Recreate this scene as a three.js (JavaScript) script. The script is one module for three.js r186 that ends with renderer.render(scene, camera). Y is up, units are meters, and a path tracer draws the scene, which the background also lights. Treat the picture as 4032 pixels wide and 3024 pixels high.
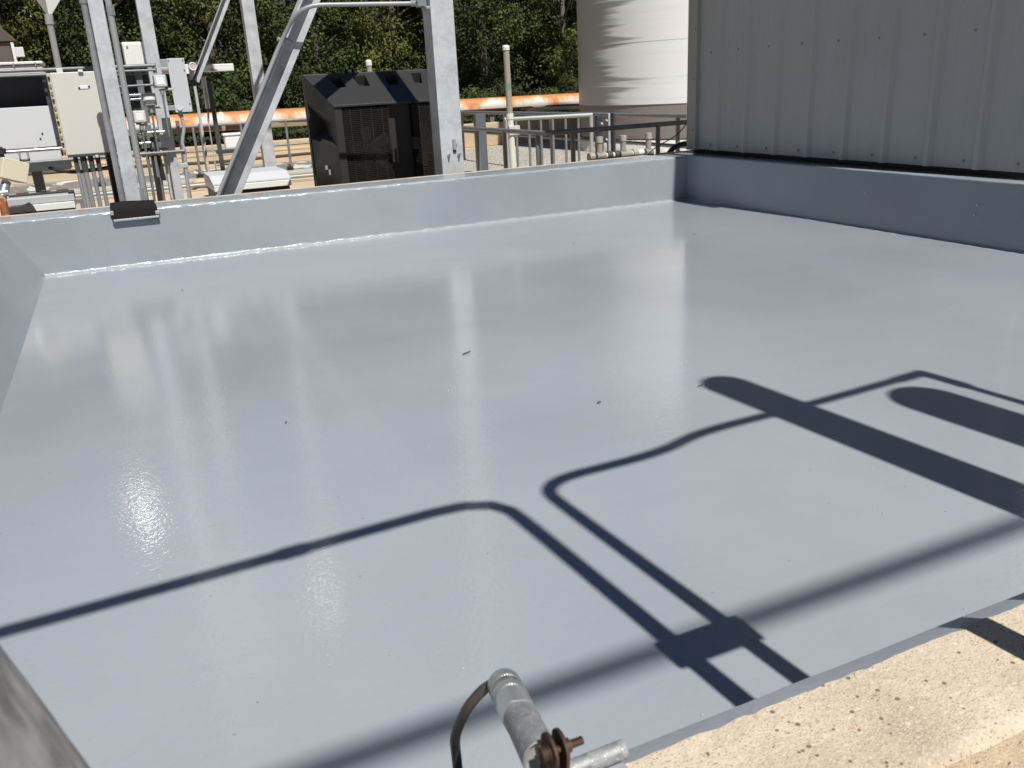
import * as THREE from 'three';
import { RoundedBoxGeometry } from 'three/addons/geometries/RoundedBoxGeometry.js';
import { mergeGeometries } from 'three/addons/utils/BufferGeometryUtils.js';

// ---------------------------------------------------------------- camera, sky, sun, exposure
const scene = new THREE.Scene();
const camera = new THREE.PerspectiveCamera(48.24, 4 / 3, 0.05, 400);
camera.position.set(0, 0.9, 0);
camera.up.set(0.18066546, 0.94249024, -0.28119768);
camera.lookAt(0.37598358, 0.9 - 0.33036866, -0.86573258);
camera.focus = 3.2; camera.userData.fStop = 18;
const SUN = new THREE.Vector3(0.0400, 0.829, 0.558).normalize();
// a clear summer sky, computed: deep blue overhead, paler toward the horizon, a broad glow round the sun
function clearSky(zen, hor, glow, w = 256, h = 128) {
  const d = new Float32Array(w * h * 4), v = new THREE.Vector3();
  for (let j = 0; j < h; j++) for (let i = 0; i < w; i++) {
    const el = ((j + 0.5) / h - 0.5) * Math.PI, az = ((i + 0.5) / w - 0.5) * 2 * Math.PI, k = 4 * (j * w + i), e = Math.max(0, Math.sin(el)), t = Math.pow(1 - e, 3.2);
    v.set(Math.cos(el) * Math.cos(az), Math.sin(el), Math.cos(el) * Math.sin(az)); const g = Math.pow(Math.max(0, v.dot(SUN)), 14);
    for (let c = 0; c < 3; c++) d[k + c] = zen[c] * (1 - t) + hor[c] * t + glow[c] * g; d[k + 3] = 1;
  }
  const t = new THREE.DataTexture(d, w, h, THREE.RGBAFormat, THREE.FloatType); t.mapping = THREE.EquirectangularReflectionMapping; t.magFilter = t.minFilter = THREE.LinearFilter; t.needsUpdate = true; return t;
}
scene.background = scene.environment = clearSky([0.014, 0.037, 0.088], [0.095, 0.122, 0.16], [0.15, 0.145, 0.135]);
const sun = new THREE.DirectionalLight(new THREE.Color(1, 0.968, 0.91), 3.95);
sun.name = 'sun'; sun.position.copy(SUN).multiplyScalar(40).add(new THREE.Vector3(2, 0, -6)); sun.target.position.set(2, 0, -6);
sun.castShadow = true; sun.shadow.mapSize.set(4096, 4096);
Object.assign(sun.shadow.camera, { left: -24, right: 24, top: 24, bottom: -24, near: 1, far: 90 });
scene.add(sun, sun.target);
const renderer = new THREE.WebGLRenderer({ antialias: true });
renderer.setSize(1024, 768); renderer.toneMapping = THREE.LinearToneMapping; renderer.toneMappingExposure = 1.35;
renderer.shadowMap.enabled = true;

// ---------------------------------------------------------------- helpers
let seed = 7; const rnd = () => { seed = (seed * 1664525 + 1013904223) >>> 0; return seed / 4294967296; };
const rr = (a, b) => a + (b - a) * rnd();
function hash(x, y, s) { let h = (x * 374761393 + y * 668265263 + s * 982451653) | 0; h = Math.imul(h ^ (h >>> 13), 1274126177); h ^= h >>> 16; return (h >>> 0) / 4294967296; }
function pn(x, y, p, s = 0) { // periodic value noise
  const xi = Math.floor(x), yi = Math.floor(y), fx = x - xi, fy = y - yi, u = fx * fx * (3 - 2 * fx), v = fy * fy * (3 - 2 * fy);
  const m = (k) => ((k % p) + p) % p, a = m(xi), b = m(xi + 1), c = m(yi), d = m(yi + 1);
  return (hash(a, c, s) * (1 - u) + hash(b, c, s) * u) * (1 - v) + (hash(a, d, s) * (1 - u) + hash(b, d, s) * u) * v;
}
function fbm(u, v, p, o, s = 0) { let t = 0, a = 0.5, q = p; for (let i = 0; i < o; i++) { t += a * pn(u * q, v * q, q, s + i); a *= 0.5; q *= 2; } return t / (1 - Math.pow(0.5, o)); }
const srgb = (c) => Math.round(255 * Math.min(1, Math.max(0, c <= 0.0031308 ? 12.92 * c : 1.055 * Math.pow(c, 1 / 2.4) - 0.055)));
function tex(n, size, fn, colour = true) { // fn(u,v) -> linear rgb or grey; size in metres
  const d = new Uint8Array(n * n * 4);
  for (let j = 0; j < n; j++) for (let i = 0; i < n; i++) {
    const c = fn(i / n, j / n), k = 4 * (j * n + i);
    if (colour) { d[k] = srgb(c[0]); d[k + 1] = srgb(c[1]); d[k + 2] = srgb(c[2]); } else d[k] = d[k + 1] = d[k + 2] = Math.round(255 * Math.min(1, Math.max(0, c)));
    d[k + 3] = 255;
  }
  const t = new THREE.DataTexture(d, n, n); t.wrapS = t.wrapT = THREE.RepeatWrapping; t.magFilter = THREE.LinearFilter; t.minFilter = THREE.LinearMipmapLinearFilter; t.generateMipmaps = true;
  t.repeat.set(1 / (size[0] ?? size), 1 / (size[1] ?? size)); if (colour) t.colorSpace = THREE.SRGBColorSpace; t.needsUpdate = true; return t;
}
const col = (r, g, b) => new THREE.Color().setRGB(r, g, b);
const mat = (c, rough, o = {}) => new THREE.MeshPhysicalMaterial({ color: c, roughness: rough, ...o });
function boxUV(g) { // uv in metres by the way each face points
  g = g.index ? g.toNonIndexed() : g; const p = g.attributes.position, n = p.count, uv = new Float32Array(n * 2);
  for (let i = 0; i < n; i += 3) {
    const ax = p.getX(i + 1) - p.getX(i), ay = p.getY(i + 1) - p.getY(i), az = p.getZ(i + 1) - p.getZ(i), bx = p.getX(i + 2) - p.getX(i), by = p.getY(i + 2) - p.getY(i), bz = p.getZ(i + 2) - p.getZ(i);
    const nx = Math.abs(ay * bz - az * by), ny = Math.abs(az * bx - ax * bz), nz = Math.abs(ax * by - ay * bx);
    for (let k = i; k < i + 3; k++) { const x = p.getX(k), y = p.getY(k), z = p.getZ(k); uv[2 * k] = nx > ny && nx > nz ? z : x; uv[2 * k + 1] = ny >= nx && ny >= nz ? z : y; }
  }
  g.setAttribute('uv', new THREE.BufferAttribute(uv, 2)); for (const k of Object.keys(g.attributes)) if (!['position', 'normal', 'uv', 'color'].includes(k)) g.deleteAttribute(k);
  return g;
}
const used = new Map();
function numbered(n) { const k = used.get(n) ?? 0; used.set(n, k + 1); return k ? n + '_' + String(k).padStart(3, '0') : n; }
function thing(name, label, category, base = [0, 0, 0], group) {
  const o = new THREE.Group(); o.name = numbered(name); o.position.set(...base); o.userData = { label, category }; if (group) o.userData.group = group; scene.add(o); return o;
}
function mesh(name, geos, m, keepUV) {
  geos = [geos].flat().map((g) => (keepUV ? (g.index ? g.toNonIndexed() : g) : boxUV(g)));
  const g = geos.length > 1 ? mergeGeometries(geos.map((q) => { const c = q.clone(); for (const k of Object.keys(c.attributes)) if (!['position', 'normal', 'uv'].includes(k)) c.deleteAttribute(k); return c; })) : geos[0];
  const o = new THREE.Mesh(g, m); o.name = name; o.castShadow = o.receiveShadow = true; return o;
}
function part(t, name, geos, m, parent, keepUV) { // geometry in world metres, stored relative to the thing's base
  const o = mesh(name, geos, m, keepUV); let b = t; o.geometry.translate(-b.position.x, -b.position.y, -b.position.z); (parent ?? t).add(o); return o;
}
function struct(name, geos, m, keepUV) { const o = mesh(numbered(name), geos, m, keepUV); o.userData.kind = 'structure'; scene.add(o); return o; }
const rb = (x0, x1, y0, y1, z0, z1, b = 0.004, s = 1) => { const g = new RoundedBoxGeometry(x1 - x0, y1 - y0, z1 - z0, s, Math.min(b, (x1 - x0) / 2.01, (y1 - y0) / 2.01, (z1 - z0) / 2.01)); g.translate((x0 + x1) / 2, (y0 + y1) / 2, (z0 + z1) / 2); return g; };
const V = (a) => new THREE.Vector3(...a);
function rod(a, b, r, n = 14, r2 = r) { // cylinder from a to b
  const A = V(a), B = V(b), d = B.clone().sub(A), g = new THREE.CylinderGeometry(r2, r, d.length(), n, 1);
  g.applyQuaternion(new THREE.Quaternion().setFromUnitVectors(new THREE.Vector3(0, 1, 0), d.clone().normalize())); g.translate((A.x + B.x) / 2, (A.y + B.y) / 2, (A.z + B.z) / 2); return g;
}
function tube(pts, r, seg = 40, n = 10, tension = 0.4) { return new THREE.TubeGeometry(new THREE.CatmullRomCurve3(pts.map(V), false, 'catmullrom', tension), seg, r, n, false); }
function bent(pts, r, R, n = 12) { // straight runs joined by round bends of radius R
  const c = new THREE.CurvePath(), P = pts.map(V); let last = P[0].clone();
  for (let i = 1; i < P.length - 1; i++) {
    const a = P[i].clone().add(P[i - 1].clone().sub(P[i]).setLength(Math.min(R, P[i].distanceTo(P[i - 1]) * 0.49))), b = P[i].clone().add(P[i + 1].clone().sub(P[i]).setLength(Math.min(R, P[i].distanceTo(P[i + 1]) * 0.49)));
    c.add(new THREE.LineCurve3(last, a)); c.add(new THREE.QuadraticBezierCurve3(a, P[i].clone(), b)); last = b;
  }
  c.add(new THREE.LineCurve3(last, P[P.length - 1])); 
  const samples = []; for (const k of c.curves) { const m = k.isLineCurve3 ? 2 : 10; for (let i = 0; i < m; i++) samples.push(k.getPoint(i / m)); } samples.push(P[P.length - 1]);
  return new THREE.TubeGeometry(new THREE.CatmullRomCurve3(samples, false, 'centripetal'), samples.length * 3, r, n, false);
}
function extr(shape, depth, bevel = 0) { return new THREE.ExtrudeGeometry(shape, { depth, bevelEnabled: bevel > 0, bevelSize: bevel, bevelThickness: bevel, bevelSegments: 2, curveSegments: 12 }); }
function poly(pts) { return new THREE.Shape(pts.map((p) => new THREE.Vector2(...p))); }
function sheet(y, pts) { const g = new THREE.ShapeGeometry(poly(pts.map(([x, z]) => [x, -z]))); g.rotateX(-Math.PI / 2); g.translate(0, y, 0); return g; }

// ---------------------------------------------------------------- materials
const speck = (u, v, p, s, r) => { // random chips, one per cell
  const x = u * p, y = v * p, xi = Math.floor(x), yi = Math.floor(y); let best = 9, id = 0;
  for (let j = -1; j <= 1; j++) for (let i = -1; i <= 1; i++) { const a = ((xi + i) % p + p) % p, b = ((yi + j) % p + p) % p, dx = xi + i + hash(a, b, s) - x, dy = yi + j + hash(a, b, s + 1) - y, d = Math.hypot(dx, dy * 1.15) / (0.35 + hash(a, b, s + 2)); if (d < best) { best = d; id = hash(a, b, s + 3); } }
  return [best < r ? 1 : 0, id, best];
};
const paintBump = tex(1024, 1.1, (u, v) => 0.3 * fbm(u, v, 7, 3, 3) + 0.5 * fbm(u, v, 150, 2, 9) + (speck(u, v, 46, 15, 0.04)[0] && speck(u, v, 46, 15, 0.04)[1] < 0.1 ? 0.2 : 0), false);
const paintRough = tex(512, 3.7, (u, v) => 0.45 + 0.6 * fbm(u, v, 5, 5, 12) + 0.12 * (fbm(u * 0.5, v * 2, 20, 3, 17) - 0.5), false);
const paintMap = tex(1024, 3.1, (u, v) => { const k = 0.8 + 0.3 * fbm(u, v, 4, 6, 21) + 0.04 * (fbm(u * 0.5, v * 3, 12, 3, 25) - 0.5), w = 0.012 * (fbm(u, v, 3, 3, 28) - 0.5), p = speck(u, v, 90, 29, 0.04); return p[0] && p[1] < 0.025 ? [0.16, 0.165, 0.17] : [(0.317 + w) * k, 0.35 * k, (0.386 - w) * k]; });
const PAINT = mat(0xffffff, 0.165, { map: paintMap, roughnessMap: paintRough, bumpMap: paintBump, bumpScale: 0.0005 });
const PAINTW = mat(0xffffff, 0.27, { map: paintMap, bumpMap: paintBump, bumpScale: 0.0012 });
const concreteMap = tex(1024, 0.42, (u, v) => {
  const a = speck(u, v, 170, 40, 0.34), b = speck(u, v, 52, 60, 0.24), w = 0.7 + 0.46 * fbm(u, v, 6, 5, 31) + 0.16 * (fbm(u, v, 130, 2, 37) - 0.5); let c = [0.57 * w, 0.478 * w, 0.36 * w];
  if (a[0]) { const k = a[1]; c = k < 0.2 ? [0.36, 0.26, 0.16] : k < 0.55 ? [0.62, 0.53, 0.4] : k < 0.7 ? [0.46, 0.39, 0.29] : c; }
  if (b[0]) { const k = b[1]; c = k < 0.09 ? [0.2, 0.13, 0.09] : k < 0.2 ? [0.5, 0.38, 0.26] : k < 0.3 ? [0.64, 0.57, 0.47] : c; }
  return c;
});
const concreteBump = tex(1024, 0.42, (u, v) => 0.5 * fbm(u, v, 60, 4, 33) + 0.2 * (1 - Math.min(1, speck(u, v, 170, 40, 0.34)[2])) + 0.3 * fbm(u, v, 14, 3, 35), false);
const CONC = mat(0xffffff, 0.92, { map: concreteMap, bumpMap: concreteBump, bumpScale: 0.0024 });
const streakMap = tex(512, [0.5, 1.4], (u, v) => { const k = 0.8 + 0.3 * fbm(u * 1, v * 0.25, 24, 3, 51) + 0.12 * fbm(u, v, 40, 3, 54); return [0.5 * k, 0.41 * k, 0.3 * k]; });
const CONCSIDE = mat(0xffffff, 0.93, { map: streakMap, bumpMap: concreteBump, bumpScale: 0.004 });
const groundMap = tex(1024, 5, (u, v) => { const k = 0.74 + 0.4 * fbm(u, v, 5, 6, 61), s = fbm(u, v, 3, 3, 66); return [(0.58 + 0.05 * s) * k, (0.46 + 0.04 * s) * k, (0.31 + 0.05 * s) * k]; });
const groundBump = tex(512, 1.2, (u, v) => fbm(u, v, 14, 5, 63), false);
const GROUND = mat(0xffffff, 0.95, { map: groundMap, bumpMap: groundBump, bumpScale: 0.012 });
const TERRACE = mat(col(0.92, 0.9, 0.86), 0.95, { map: groundMap, bumpMap: groundBump, bumpScale: 0.012 });
const patchMap = tex(512, [2.2, 0.8], (u, v) => { const b = fbm(u, v, 9, 4, 71), k = 0.75 + 0.45 * fbm(u, v, 24, 3, 75); return b > 0.6 ? [0.62, 0.61, 0.58] : [0.25 * k, 0.235 * k, 0.215 * k]; });
const PATCHED = mat(0xffffff, 0.95, { map: patchMap, bumpMap: groundBump, bumpScale: 0.01 });
const gravelMap = tex(1024, 1.6, (u, v) => { const s = speck(u, v, 60, 81, 0.9), k = 0.55 + 0.45 * s[1]; return s[2] > 0.95 ? [0.25, 0.22, 0.18] : [0.72 * k, 0.67 * k, 0.58 * k]; });
const gravelBump = tex(512, 1.6, (u, v) => 1 - Math.min(1, speck(u, v, 60, 81, 0.9)[2]), false);
const GRAVEL = mat(0xffffff, 0.95, { map: gravelMap, bumpMap: gravelBump, bumpScale: 0.03 });
const galvMap = tex(512, 0.55, (u, v) => { const a = fbm(u, v, 7, 4, 91), b = speck(u, v, 40, 95, 9)[1], k = 0.72 + 0.42 * a + 0.1 * (b - 0.5); return [0.53 * k, 0.555 * k, 0.59 * k]; });
const galvRough = tex(256, 0.55, (u, v) => 0.45 + 0.3 * fbm(u, v, 9, 4, 97), false);
const GALV = mat(0xffffff, 1, { map: galvMap, roughnessMap: galvRough, metalness: 0.2 });
const GALVDULL = mat(col(0.7, 0.7, 0.7), 0.62, { map: galvMap, metalness: 0.25 });
const GALVBRIGHT = mat(0xffffff, 0.32, { map: galvMap, metalness: 0.75 });
const fitMap = tex(256, 0.03, (u, v) => { const a = fbm(u, v, 5, 5, 92), k = 0.55 + 0.75 * a, b = speck(u, v, 9, 93, 0.16); return b[0] && b[1] > 0.6 ? [0.62, 0.62, 0.6] : [0.33 * k, 0.34 * k, 0.345 * k]; }), FITGALV = mat(0xffffff, 0.55, { map: fitMap, metalness: 0.25 });
const ZINC = mat(col(0.6, 0.61, 0.6), 0.3, { metalness: 0.9, bumpMap: galvRough, bumpScale: 0.0006 });
const rustMap = tex(512, 0.16, (u, v) => { const a = fbm(u, v, 8, 5, 101); return a > 0.58 ? [0.1, 0.055, 0.04] : [0.035 + 0.03 * a, 0.02 + 0.012 * a, 0.016]; });
const RUST = mat(0xffffff, 0.7, { map: rustMap, metalness: 0.3, bumpMap: rustMap, bumpScale: 0.0015 });
const BEIGE = mat(col(0.6, 0.59, 0.54), 0.45), CREAM = mat(col(0.66, 0.61, 0.47), 0.5), WHITE = mat(col(0.76, 0.76, 0.74), 0.4), LIGHTGREY = mat(col(0.6, 0.62, 0.65), 0.42), MIDGREY = mat(col(0.3, 0.31, 0.32), 0.5), DARKGREY = mat(col(0.06, 0.065, 0.07), 0.5), NAVY = mat(col(0.045, 0.055, 0.08), 0.45);
const railMap = tex(256, 0.5, (u, v) => { const k = 0.7 + 0.5 * fbm(u, v, 9, 4, 103); return [0.2 * k, 0.22 * k, 0.235 * k]; });
const RAIL = mat(0xffffff, 0.5, { map: railMap, metalness: 0.25 });
const BLACK = mat(col(0.028, 0.028, 0.028), 0.5), BLACKDEEP = mat(col(0.012, 0.012, 0.013), 0.6), SLAT = mat(col(0.02, 0.017, 0.015), 0.5), RUBBER = mat(col(0.018, 0.017, 0.016), 0.7), CABLE = mat(col(0.065, 0.06, 0.058), 0.45, { bumpMap: galvRough, bumpScale: 0.002 });
const PVC = mat(col(0.74, 0.74, 0.68), 0.4), PVCGREY = mat(col(0.36, 0.33, 0.28), 0.5), CONDUIT = mat(col(0.34, 0.35, 0.36), 0.5, { metalness: 0.3 });
const cladMap = tex(512, [1.7, 2.6], (u, v) => { const k = 0.95 + 0.08 * fbm(u, v, 5, 4, 111); return [0.42 * k, 0.42 * k, 0.405 * k]; });
const CLAD = mat(0xffffff, 0.5, { map: cladMap });
const TRIM = mat(col(0.36, 0.35, 0.31), 0.5);

// ---------------------------------------------------------------- the ground
const GY = -0.45, TY = -0.29;
struct('ground', sheet(GY, [[-140, 40], [140, 40], [140, -200], [-140, -200]]), GROUND);
struct('terrace', rb(-30, 5.7, GY - 0.1, TY, -60, -16.7, 0.01), TERRACE);
struct('gravel_bed', sheet(GY + 0.006, [[5.0, -12.6], [4.8, -18.6], [7, -18.8], [13, -18.4], [14, -12.2], [8, -11.8], [6.2, -12.2]]), GRAVEL);
struct('soil', rb(-60, 60, GY - 0.3, TY + 0.12, -120, -22.4, 0.05), mat(col(0.075, 0.06, 0.04), 1, { bumpMap: groundBump, bumpScale: 0.03 }));

// ---------------------------------------------------------------- the painted containment pan
const XL = -0.464, XR = 3.917, ZB = -5.5, ZN = -0.535, WH = 0.322;
{ // floor: one sheet with the slight waviness of a trowelled coat
  const nx = 110, nz = 120, g = new THREE.PlaneGeometry(XR - XL + 1.56, ZN - ZB + 0.06, nx, nz); g.rotateX(-Math.PI / 2); g.translate((XL - 1.5 + XR + 0.06) / 2, 0, (ZB + ZN) / 2);
  const p = g.attributes.position;
  for (let i = 0; i < p.count; i++) p.setY(i, 0.0022 * (fbm(p.getX(i) / 8 + 0.5, p.getZ(i) / 8 + 0.5, 9, 3, 131) - 0.5) + 0.003 * (fbm(p.getX(i) / 8 + 0.5, p.getZ(i) / 8 + 0.5, 3, 2, 137) - 0.5));
  g.computeVertexNormals(); g.setAttribute('uv', new THREE.BufferAttribute(new Float32Array([...Array(p.count)].flatMap((_, i) => [p.getX(i), p.getZ(i)])), 2));
  struct('floor', g, PAINT, true);
  struct('floor_slab', rb(-4, 5.4, GY - 0.1, -0.02, -5.86, -0.3, 0.01), CONC);
}
function coveWall(len, prof, step, wob, s) { // sweep a 2D profile (a = out from the wall, b = up) along a run of given length, with a hand-trowelled wobble
  const n = Math.max(2, Math.round(len / step)), m = prof.length, pos = [], idx = [];
  for (let i = 0; i <= n; i++) for (let j = 0; j < m; j++) { const [a, b, w = 0] = prof[j]; const k = w * wob; pos.push(i * len / n, b + k * (fbm(i / n, j * 0.031, 150, 4, s) - 0.5), a + k * (fbm(i / n, j * 0.031 + 0.37, 150, 4, s + 9) - 0.5)); }
  for (let i = 0; i < n; i++) for (let j = 0; j < m - 1; j++) { const q = i * m + j; idx.push(q, q + m, q + 1, q + 1, q + m, q + m + 1); }
  const g = new THREE.BufferGeometry(); g.setAttribute('position', new THREE.Float32BufferAttribute(pos, 3)); g.setIndex(idx); g.computeVertexNormals(); return g;
}
function arc(cx, cy, r, a0, a1, n, w) { return [...Array(n + 1)].map((_, i) => { const t = (a0 + (a1 - a0) * i / n) * Math.PI / 180; return [cx + r * Math.cos(t), cy + r * Math.sin(t), w]; }); }
{ // back wall: fillet at the floor, rounded top edge, painted top, bare concrete strip behind
  const w = thing('containment_wall', 'grey painted low concrete wall along the foot of the galvanised posts', 'wall', [1.2, 0, ZB]);
  const prof = [[0.05, -0.004], [0.03, 0.0005, 0.4], ...arc(0.018, 0.018, 0.018, 270, 180, 5, 1), [0, 0.06, 0.4], [0, 0.12, 0.2], [0, 0.22, 0.2], [0, 0.29, 0.4], ...arc(-0.016, WH - 0.016, 0.016, 0, 90, 6, 1), [-0.05, WH, 0.4], [-0.15, WH, 0.3], [-0.27, WH, 0.3], [-0.31, WH - 0.012, 1]];
  const g = coveWall(XR + 1.6 + 0.2, prof, 0.012, 0.009, 141); g.translate(-1.6, 0, ZB); part(w, 'paint_coat', g, PAINTW);
  part(w, 'concrete_core', rb(-4, 4.3, GY - 0.1, WH - 0.006, ZB - 0.4, ZB - 0.006, 0.006), CONC);
}
{ // right kerb under the building
  const w = thing('containment_wall', 'grey painted low wall with a ledge under the ribbed metal building', 'wall', [XR, 0, -4]);
  const h = 0.329, prof = [[0.05, -0.004], ...arc(0.016, 0.016, 0.016, 270, 180, 4, 1), [0, 0.08, 0.4], [0, 0.16, 0.2], [0, 0.29, 0.4], ...arc(-0.01, h - 0.01, 0.01, 0, 90, 4, 0.6), [-0.05, h, 0.3], [-0.093, h, 0.3], [-0.097, h - 0.02, 0.2]];
  const g = coveWall(5.2, prof, 0.03, 0.006, 151); g.rotateY(-Math.PI / 2); g.translate(XR, 0, -5.7 + 0.0); part(w, 'paint_coat', g, PAINTW);
  part(w, 'concrete_core', rb(XR + 0.006, XR + 0.35, GY - 0.1, h - 0.006, -5.9, -0.6, 0.004), CONC);
  for (const [y, z] of [[0.205, -3.02], [0.155, -3.03], [0.2, -3.75]]) part(w, 'anchor_stud', rod([XR - 0.006, y, z], [XR + 0.01, y, z], 0.004, 8), ZINC);
}
{ // near wall: bare exposed-aggregate concrete with a painted inner edge
  const w = thing('containment_wall', 'bare tan concrete wall top with exposed aggregate and a grey painted inner edge', 'wall', [0.8, GY, -0.46]);
  const h = 0.335, g = new THREE.BoxGeometry(9, 0.06, 0.124, 900, 1, 14); g.translate(0.6, h - 0.03, -0.451); const p = g.attributes.position;
  for (let i = 0; i < p.count; i++) { const x = p.getX(i), z = p.getZ(i), top = p.getY(i) > h - 0.001; if (top) { const e = Math.min((-0.389 - z) / 0.016, 1); p.setY(i, h - 0.006 * (1 - e) ** 2 - 0.004 * fbm(x / 9 + 0.5, z / 9 + 0.5, 260, 4, 161) + 0.0022); } if (z > -0.392) p.setZ(i, z + 0.006 * (fbm(x / 9 + 0.5, p.getY(i) / 9, 200, 3, 163) - 0.6)); if (z < -0.511) p.setZ(i, z + 0.006 * (fbm(x / 9 + 0.5, 0.2, 500, 4, 167) - 0.5)); }
  g.computeVertexNormals(); part(w, 'wall_top', g, CONC);
  part(w, 'wall_face', rb(-3.9, 5.1, GY - 0.1, h - 0.058, -0.5125, -0.391, 0.002), CONCSIDE);
  const prof = [[0.05, -0.004], ...arc(0.016, 0.016, 0.016, 270, 180, 4, 1), [0, 0.1, 0.3], [0, 0.3, 0.3], [-0.0005, h - 0.02, 0.3], [-0.003, h - 0.0165, 0.3], [-0.033, h - 0.0012, 0.3], [-0.037, h - 0.002, 0.5], [-0.04, h - 0.014, 0.6]];
  const q = coveWall(9, prof, 0.02, 0.004, 171); q.rotateY(Math.PI); q.translate(5.1, 0, ZN - 0.011); part(w, 'paint_coat', q, PAINTW);
  // a crack across the top
  part(w, 'crack', tube([[0.556, h - 0.0045, -0.485], [0.562, h - 0.0046, -0.462], [0.559, h - 0.0044, -0.44], [0.566, h - 0.0046, -0.415], [0.564, h - 0.006, -0.392]], 0.0016, 30, 5), RUBBER);
}
{ // left wall: a battered (sloping) inner face in the same paint
  const w = thing('containment_wall', 'grey painted wall with a sloping inner face meeting the end of the post-side wall', 'wall', [-0.8, 0, -3]);
  const face = [...Array(9)].map((_, i) => [-0.003 - 0.168 * i / 8, 0.006 + 0.296 * i / 8, 0.35]);
  const g = coveWall(5.2, [[0.012, -0.006], [0.0, -0.0015, 0.3], ...face, [-0.178, 0.314, 0.6], [-0.192, WH, 0.5], [-0.32, WH, 0.3], [-0.8, WH, 0.2]], 0.03, 0.008, 181); g.rotateY(Math.PI / 2); g.translate(XL, 0, ZN + 0.01); part(w, 'paint_coat', g, PAINTW);
  part(w, 'concrete_core', rb(-1.7, -0.74, GY - 0.1, WH - 0.008, -5.49, -0.56, 0.006), CONC);
}

// ---------------------------------------------------------------- the metal building
{
  const b = thing('metal_building', 'grey ribbed metal building standing on the low wall', 'building', [5.5, 0.33, -4]);
  const Y0 = 0.362, H = 3.6, X = 4.03, Z0 = -5.62, Z1 = -2.6, pitch = 0.3067, r0 = -5.285;
  part(b, 'sill', rb(X + 0.02, X + 0.12, 0.33, 0.40, Z0 + 0.01, Z1, 0.003), BLACKDEEP);
  part(b, 'wall', rb(X + 0.031, X + 3, 0.32, H - 0.02, Z0 + 0.02, Z1 - 0.01, 0.01), CLAD);
  const rib = (z) => [[z - 0.034, 0], [z - 0.012, -0.024], [z + 0.012, -0.024], [z + 0.034, 0]];
  let k = 0, z = Z0 + 0.10;
  while (z < Z1 - 0.02) { // each panel covers three ribs and laps the next
    const n = Math.min(3, Math.ceil((Z1 - z) / pitch)), end = Math.min(k === 0 ? r0 + 2 * pitch + 0.06 : z + 3 * pitch, Z1 - 0.01), pr = [[z - 0.004, 0.001 * (k % 2)]];
    for (let i = 0; i < 40; i++) { const c = r0 + i * pitch; if (c > z + 0.035 && c < end - 0.03) { for (const q of rib(c)) pr.push(q); for (const m of [0.11, 0.2]) if (c + m + 0.02 < end) pr.push([c + m - 0.014, 0], [c + m, -0.0035], [c + m + 0.014, 0]); } }
    pr.push([end + 0.012, 0.0012]);
    const g = new THREE.BufferGeometry(), pos = [], idx = [];
    for (const [zz, xx] of pr) for (const y of [Y0 + 0.0, H]) pos.push(X + xx + 0.0, y, zz); for (const [zz, xx] of pr) for (const y of [Y0, H]) pos.push(X + xx + 0.0012, y, zz);
    const m = pr.length; for (let i = 0; i < m - 1; i++) { idx.push(2 * i, 2 * i + 1, 2 * i + 2, 2 * i + 2, 2 * i + 1, 2 * i + 3); const o = 2 * m; idx.push(o + 2 * i, o + 2 * i + 2, o + 2 * i + 1, o + 2 * i + 2, o + 2 * i + 3, o + 2 * i + 1); idx.push(2 * i, 2 * i + 2, o + 2 * i, 2 * i + 2, o + 2 * i + 2, o + 2 * i); }
    g.setAttribute('position', new THREE.Float32BufferAttribute(pos, 3)); g.setIndex(idx); const gg = g.toNonIndexed(); gg.computeVertexNormals();
    part(b, 'cladding_panel', gg, CLAD); z = end; k++;
  }
  part(b, 'corner_trim', [rb(X - 0.032, X - 0.029, Y0 - 0.006, H, Z0 - 0.004, Z0 + 0.1, 0.001), rb(X - 0.032, X + 0.12, Y0 - 0.006, H, Z0 - 0.007, Z0 - 0.004, 0.001), rb(X - 0.032, X, Y0 - 0.006, H, Z0 + 0.1, Z0 + 0.103, 0.001)], TRIM);
  part(b, 'eave_trim', rb(X - 0.06, X + 0.1, H - 0.02, H + 0.1, Z0 - 0.02, Z1 + 0.02, 0.004), TRIM);
  part(b, 'roof', rb(X - 0.05, X + 3.05, H + 0.08, H + 0.14, Z0 - 0.05, Z1 + 0.03, 0.01), CLAD);
  const screw = (y, z, x = X) => { const g = mergeGeometries([rod([x - 0.0025, y, z], [x + 0.002, y, z], 0.0095, 12), rod([x - 0.008, y, z], [x - 0.002, y, z], 0.0052, 6)]); const o = part(b, 'screw', g, MIDGREY); return o; };
  for (let i = 0; i < 10; i++) { const zz = -5.39 + i * pitch; if (zz < Z1 - 0.05) { screw(1.037 + 0.006 * Math.sin(i * 7), zz); screw(0.40, zz + 0.02); screw(1.9, zz); } }
  for (const zz of [-4.67, -3.75, -2.83]) for (const y of [0.526, 0.855, 1.14, 1.46]) screw(y, zz, X);
  for (const y of [0.5, 0.86, 1.2, 1.5]) screw(y, Z0 + 0.075, X - 0.032);
}

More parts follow.
